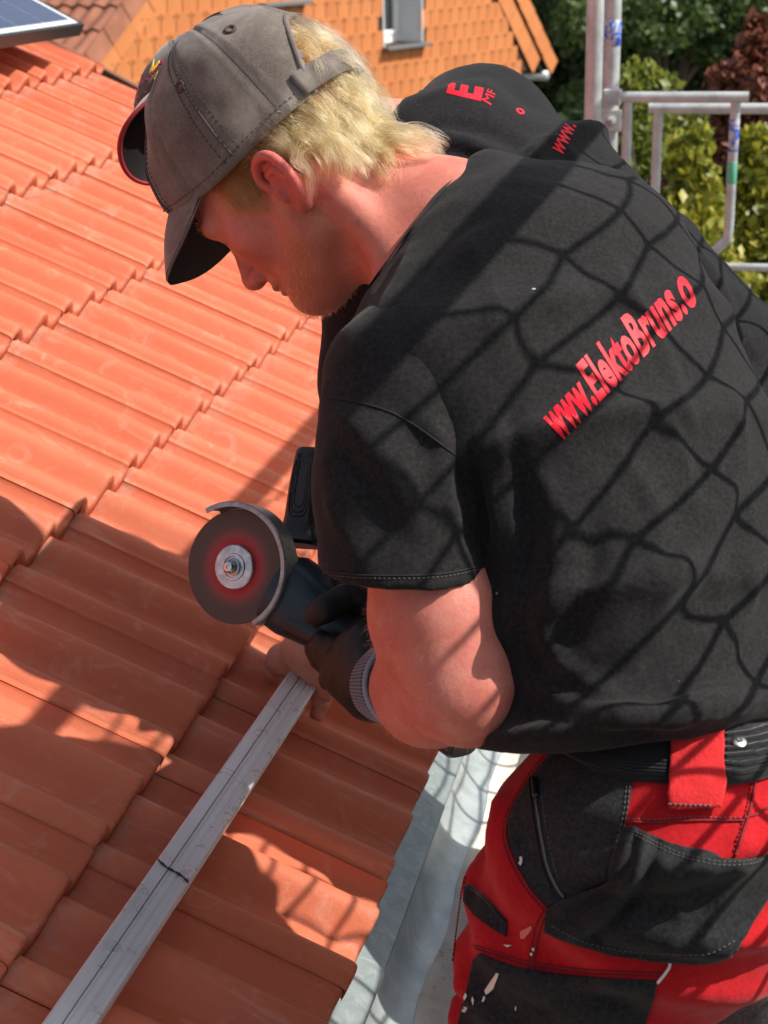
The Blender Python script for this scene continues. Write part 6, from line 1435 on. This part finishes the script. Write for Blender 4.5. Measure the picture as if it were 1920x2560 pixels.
for off in (0, 14): thread(pt_, P4((1098 - off, 430), (1086 - off, 540), (1062 - off, 640), (1036 - off, 740), (1026 - off, 790)), 'stitching', M_GTHREAD, trou, 0.0004, 0.0004, 50, 0.0045)
# stud on the waistband
c_, n_ = cast(bvh(TV + vnormals(TV, TF) * 0.0048, TF), *(np.array(C4(1540, 253)) * DS))
M_STUD = mat('nickel_stud', (0.62, 0.62, 0.60), 0.3, 1.0)
b = MB(); b.lathe(c_, n_, [(0, 0.0064), (0.0016, 0.0062), (0.0022, 0.0054), (0.0024, 0.0010)], 24); b.obj('stud', M_STUD, trou, True)
sx_ = unit(np.cross(n_, (0, 0, 1))); sx_ = sx_ if sx_ @ CR > 0 else -sx_; sy_ = np.cross(n_, sx_); sy_ = sy_ if sy_[2] > 0 else -sy_
b = MB(); b.tube(smooth_line([c_ + n_ * .0025 + sx_ * x * .001 + sy_ * y * .001 for x, y in ((-2, 2.6), (-2.2, -2), (-1.2, 0.6), (-.4, -2), (.6, -1.2), (.8, 1), (2, .8), (1.6, -2.4))], 26), 0.00035, 5); b.obj('stud_mark', M_BLACKPL, trou, True)
# dried paint and plaster marks
M_MARK = mat('dried_paint', (0.70, 0.66, 0.62), 0.8)
kt = bvh(TV + vnormals(TV, TF) * 0.0028, TF)
for poly, tr in ((((556, 1188), (566, 1192), (556, 1225), (545, 1255), (528, 1270), (515, 1278), (510, 1262), (524, 1240), (540, 1215)), kt), (((505, 1284), (512, 1290), (506, 1306), (498, 1308)), kt), (((425, 1325), (440, 1330), (430, 1352), (418, 1350)), kt), (((432, 1270), (438, 1285), (428, 1300), (424, 1288)), kt), (((460, 1285), (466, 1300), (462, 1320), (457, 1300)), kt),
                (((634, 1320), (638, 1330), (636, 1342), (632, 1332)), kt), (((650, 722), (660, 720), (662, 738), (655, 756), (646, 748), (652, 738)), pt_), (((655, 1020), (700, 995), (702, 1010), (672, 1050), (656, 1050)), None), (((585, 1075), (620, 1078), (600, 1086)), None), (((700, 1085), (716, 1090), (712, 1100), (702, 1098)), None), (((694, 1105), (704, 1110), (700, 1122), (692, 1118)), None)):
    V, F = patch(tr or tt_, P4(*poly), 0.0008, 0.0006, 2.5)
    if V is not None and len(F): obj('paint_mark', V, F, M_MARK if poly[0][0] != 655 else mat('pale_scuff', (0.62, 0.16, 0.14), 0.9), trou)
# boots on the deck
M_BOOT = mat('black_boot', (0.014, 0.013, 0.012), 0.5)
for an in (AN_L, AN_R):
    bf_ = Field(an - [0.3, 0.3, 0.12], an + [0.3, 0.3, 0.12], 0.007); g = np.array([an[0], an[1], DECK + 0.035])
    bf_.cone(an, g, 0.058, 0.05, 0.03); bf_.cone(g, g + FA * 0.17, 0.045, 0.040, 0.03); bf_.cone(an, g + FA * 0.10, 0.055, 0.038, 0.03); bf_.cut(np.array([0, 0, DECK + 0.001]), (0, 0, -1))
    v_, f_ = bf_.mesh(2); obj('boot', v_, f_, M_BOOT, P1)
# ================================================================== the man behind
P2 = empty('person', np.array([dat(1640, 1300, 1.95)[0], dat(1640, 1300, 1.95)[1], DECK]), 'man in dark cap and black shirt behind the blond man, gripping the rail bare-handed', 'person')
FB = unit((-0.88, 0.47, 0)); LB = unit((0.47, 0.88, 0.06))
H2 = Frame(dat(553, 232, 1.98), cv(-0.85, 0.35, -0.40), cv(-0.07, 0.67, 0.735))
T2 = [(1700, 1240, 1.86, .175, .120), (1600, 1060, 1.845, .185, .126), (1450, 850, 1.84, .190, .128), (1278, 640, 1.855, .185, .118), (1130, 425, 1.875, .170, .105), (975, 355, 1.89, .125, .080), (880, 335, 1.90, .080, .062)]
ST2 = stations(T2, LB)
S2L, S2R = dat(845, 570, 1.80), dat(1035, 305, 2.05)
E2L, W2L = dat(850, 1080, 1.93), dat(722, 1352, 2.145)
bf2 = Field(np.min([dat(600, 1500, 2.2), dat(1500, 2300, 1.7), H2.o - .1], 0) - 0.15, np.max([dat(1200, 300, 2.15), dat(1700, 1240, 1.9), H2.o], 0) + 0.2, 0.0085)
bf2.loft([(c, l, a * .84, f, b * .80) for c, l, a, f, b in ST2], 0.03)
limb(bf2, [dat(985, 360, 1.89), S2L], [0.07, 0.058], 0.04); limb(bf2, [dat(985, 360, 1.89), S2R], [0.07, 0.058], 0.04)
limb(bf2, [S2L, E2L, W2L], [0.056, 0.043, 0.028], 0.03)
E2R, W2R = dat(980, 820, 2.2), dat(800, 1120, 2.3); limb(bf2, [S2R, E2R, W2R], [0.056, 0.043, 0.028], 0.03)
limb(bf2, [dat(880, 330, 1.90), H2.w(np.array([0, -0.02, -0.05]))], [0.060, 0.058], 0.03); bf2.ell(H2.w(np.array([0, 0.01, 0.01])), (H2.x, H2.y, H2.z), (0.072, 0.092, 0.088), 0.02); bf2.ell(H2.w(np.array([0, 0.045, -0.075])), (H2.x, H2.y, H2.z), (0.055, 0.055, 0.075), 0.03)
bf2.cone(H2.w(np.array([0, 0.095, -0.05])), H2.w(np.array([0, 0.118, -0.088])), 0.010, 0.014, 0.012)
HQ = dat(1690, 1330, 1.86); K2L, K2R = dat(1600, 2080, 2.06), dat(1760, 1950, 2.2); A2L = np.array([*(K2L + FB * -0.05)[:2], DECK + .09]); A2R = np.array([*(K2R + FB * -0.05)[:2], DECK + .09])
bf2.ell(HQ, (LB, FB, (0, 0, 1)), (0.15, 0.11, 0.12), 0.05); limb(bf2, [HQ - LB * 0.09, K2L, A2L], [0.085, 0.056, 0.038], 0.04); limb(bf2, [HQ + LB * 0.09, K2R, A2R], [0.085, 0.056, 0.038], 0.04)
# the bare hand on the rail end
C8 = lambda x, y, d: at(500 + 0.42194 * x, 1500 + 0.42194 * y, d)
hnd = Field(C8(560, 400, 2.2) - 0.16, C8(560, 400, 2.2) + 0.16, 0.0028)
limb(hnd, [W2L, C8(640, 290, 2.17)], [0.0270, 0.0300], 0.02)
hnd.cone(C8(645, 290, 2.165), C8(500, 350, 2.215), 0.0300, 0.0225, 0.02); hnd.cone(C8(650, 330, 2.16), C8(690, 430, 2.165), 0.0260, 0.0185, 0.02)
hnd.cone(C8(480, 352, 2.225), C8(610, 395, 2.195), 0.0200, 0.0200, 0.015)
limb(hnd, [C8(455, 362, 2.222), C8(438, 430, 2.235), C8(448, 520, 2.262), C8(470, 590, 2.285)], [0.0135, 0.0120, 0.0108, 0.0095], 0.007, pad=0.02)          # index finger along the far side
limb(hnd, [C8(500, 335, 2.235), C8(470, 400, 2.262), C8(478, 500, 2.285)], [0.0130, 0.0118, 0.0105], 0.006, pad=0.02)
limb(hnd, [C8(540, 320, 2.240), C8(510, 390, 2.275), C8(520, 480, 2.290)], [0.0125, 0.0114, 0.0100], 0.006, pad=0.02)
limb(hnd, [C8(580, 300, 2.245), C8(560, 360, 2.280), C8(565, 440, 2.290)], [0.0115, 0.0104, 0.0090], 0.006, pad=0.02)
limb(hnd, [C8(695, 425, 2.165), C8(735, 520, 2.180), C8(722, 590, 2.192), C8(692, 690, 2.205)], [0.0175, 0.0145, 0.0125, 0.0108], 0.010, pad=0.02)                # thumb on the near side
for x in (598, 606): hnd.ell(C8(728, x, 2.178), (CR, CD, CF), (0.014, 0.0012, 0.004), 0.003, 'cut')
for a, b_ in ((C8(520, 300, 2.19), C8(470, 345, 2.20)), (C8(570, 270, 2.17), C8(520, 335, 2.19)), (C8(620, 260, 2.155), C8(585, 350, 2.17))): hnd.cone(a, b_, 0.0040, 0.0050, 0.008, pad=0.01)
HV2, HF2 = hnd.mesh(2); BV2, BF2 = bf2.mesh(2)
V, F = union([(BV2, BF2), (HV2, HF2)], 'body'); obj('body', V, F, M_SKIN2, P2); hv_t = bvh(HV2, HF2)
V_, F_ = patch(hv_t, [((500 + .42194 * x) / DS, (1500 + .42194 * y) / DS) for x, y in ((668, 652), (690, 640), (716, 646), (724, 672), (716, 700), (692, 706), (672, 690), (664, 670))], 0.0001, 0.0007, 2.5)
if V_ is not None: obj('thumbnail', V_, F_, M_NAIL, P2)
# shirt
pts = np.array([s[0] for s in ST2] + [S2L, S2R, dat(900, 900, 1.85)])
sf2 = Field(pts.min(0) - 0.24, pts.max(0) + 0.24, 0.0068)
sf2.loft(ST2, 0.03); sf2.cone(dat(985, 390, 1.88), S2R, 0.090, 0.080, 0.06); sf2.cone(dat(985, 390, 1.88), S2L, 0.090, 0.080, 0.06)
limb(sf2, [S2L, dat(834, 820, 1.83), dat(838, 960, 1.88)], [0.080, 0.072, 0.068], 0.04); limb(sf2, [S2R, dat(1010, 480, 2.10), dat(970, 640, 2.16)], [0.080, 0.075, 0.07], 0.04)
sf2.cone(S2R, dat(1250, 560, 1.96), 0.080, 0.100, 0.06); sf2.cone(dat(840, 560, 1.93), dat(930, 700, 1.90), 0.075, 0.10, 0.05); sf2.cone(dat(1200, 480, 1.90), dat(1500, 850, 1.86), 0.10, 0.11, 0.05)
sf2.cut(dat(1690, 1310, 1.86), unit(cv(0.25, 0.95, 0.0))); sf2.cone(dat(866, 330, 1.9), dat(740, 286, 1.93), 0.075, 0.085, 0.0, 'cut')
V2, F2 = sf2.mesh(4); t2 = bvh(V2, F2)
LN2 = [([(895, 300), (980, 300), (1060, 330), (1120, 400)], .010, .006), ([(900, 330), (980, 330), (1050, 365), (1095, 420)], .010, -.006), ([(910, 350), (985, 352), (1040, 385), (1070, 440)], .009, .006), ([(930, 280), (1020, 275), (1110, 310), (1160, 380)], .012, -.005), ([(1200, 300), (1260, 370), (1290, 440)], .010, .004), ([(1250, 330), (1330, 430), (1400, 520)], .011, .005), ([(1350, 400), (1450, 520), (1540, 640)], .011, -.005), ([(1470, 500), (1560, 620), (1620, 760)], .011, .005), ([(1560, 650), (1580, 760), (1600, 830)], .009, .006), ([(1590, 640), (1605, 740), (1640, 800)], .009, -.005)]
V2 = folds(V2, F2, t2, LN2); V2 = V2 + vnormals(V2, F2) * (0.0020 * vnoise(V2, 20, 8) + 0.0008 * vnoise(V2, 52, 9))[:, None]
shirt2 = obj('t_shirt', V2, F2, M_SHIRT2, P2); t2 = bvh(V2, F2)
text_on(t2, 'E', [(1034, 218), (1040, 190), (972, 178), (966, 202)], 'print', M_PRINT, shirt2, 0.04, 0.0006)
text_on(t2, 'MF', [(1060, 228), (1072, 198), (1054, 192), (1040, 216)], 'print', M_PRINT, shirt2, 0.0, 0.0006)
text_on(t2, 'o', [(1128, 250), (1134, 240), (1112, 228), (1104, 236)], 'print', M_PRINT, shirt2, 0.03, 0.0006)
text_on(t2, 'www.', [(1212, 338), (1244, 272), (1214, 258), (1184, 312)], 'print', M_PRINT, shirt2, 0.02, 0.0006)
# trousers and boots
tf2 = Field(np.min([HQ, K2L, K2R, A2L, A2R], 0) - 0.2, np.max([HQ, K2L, K2R], 0) + 0.25, 0.009)
tf2.ell(HQ, (LB, FB, (0, 0, 1)), (0.185, 0.14, 0.17), 0.05); limb(tf2, [HQ - LB * 0.09, K2L, A2L - [0, 0, .03]], [0.115, 0.088, 0.075], 0.05); limb(tf2, [HQ + LB * 0.09, K2R, A2R - [0, 0, .03]], [0.115, 0.088, 0.075], 0.05)
tf2.cut(A2L - np.array([0, 0, 0.04]), (0, 0, -1)); v_, f_ = tf2.mesh(3); tr2 = bvh(v_, f_)
v_ = folds(v_, f_, tr2, [(P4((1480, 1170), (1520, 1215), (1600, 1225), (1659, 1220)), .012, .006), (P4((1440, 1250), (1380, 1330), (1350, 1399)), .014, .008), (P4((1600, 1080), (1550, 1150), (1480, 1180)), .012, .006)]); v_ = v_ + vnormals(v_, f_) * (0.0025 * vnoise(v_, 20, 3))[:, None]
obj('trousers', v_, f_, M_GREYTR, P2)
for an in (A2L, A2R):
    bf_ = Field(an - [0.3, 0.3, 0.12], an + [0.3, 0.3, 0.12], 0.008); g = np.array([an[0], an[1], DECK + 0.035])
    bf_.cone(an, g, 0.058, 0.05, 0.03); bf_.cone(g, g + FB * 0.17, 0.045, 0.040, 0.03); bf_.cone(an, g + FB * 0.10, 0.055, 0.038, 0.03); bf_.cut(np.array([0, 0, DECK + 0.001]), (0, 0, -1))
    q_, w_ = bf_.mesh(2); obj('boot', q_, w_, M_BOOT, P2)
# cap with a logo
cap2 = empty('cap', H2.o); cap2.parent = P2; cap2.location = Vector(H2.o - world_loc(P2))
_, C2V, C2F, _ = cap_crown(H2, 'crown', M_CAP2, cap2, False, 8, 0.5); c2t = bvh(C2V, C2F)
cap_visor(H2, cap2, M_CAP2, M_CAPUND, M_PIPING, 0.018, 0.004, 0.0032)
b = MB(); b.lathe(H2.w(np.array([0, 0.0088, 0.1430])), H2.z, [(0, 0.0085), (0.003, 0.0088), (0.0062, 0.0065), (0.0074, 0.002)], 18); b.obj('button', M_CAP2, cap2, True)
C1 = lambda x, y: ((300 + x * 0.21248) / DS, (30 + y * 0.21248) / DS)
for poly in (((408, 552), (345, 730), (385, 700), (470, 600), (468, 575), (395, 655)), ((450, 705), (432, 745), (405, 785), (430, 842), (452, 745))):
    V, F = patch(c2t, [C1(*p) for p in poly], 0.0004, 0.0012, 2.5)
    if V is not None: obj('logo', V, F, M_EMBY, cap2)
for txt, x, y, w, h, sl in (('o', 480, 622, 40, 50, -25), ('n', 450, 670, 26, 34, -32), ('n', 428, 700, 22, 34, -32), ('r', 402, 728, 22, 36, -32), ('s', 366, 762, 26, 38, -32), ('e', 312, 812, 40, 44, -22), ('n', 262, 850, 32, 46, 8), ('u', 282, 950, 30, 34, 10), ('o', 246, 762, 34, 44, 10),
                            ('n', 215, 930, 22, 50, 8), ('e', 205, 1010, 22, 40, 8), ('r', 225, 880, 20, 44, 8), ('w', 180, 1140, 40, 50, 6), ('w', 205, 1160, 34, 50, 6), ('e', 185, 1230, 30, 44, 6), ('k', 235, 1080, 24, 60, 6), ('a', 190, 1080, 24, 50, 6)):
    c, s_ = math.cos(math.radians(sl)), math.sin(math.radians(sl)); qd = [C1(x + a * c - b_ * s_, y + a * s_ + b_ * c) for a, b_ in ((0, 0), (w, 0), (w, -h), (0, -h))]
    try: text_on(c2t, txt, qd, 'embroidery', M_EMBR, cap2, 0.03, 0.0010)
    except Exception as ex: print('skip', txt, ex)
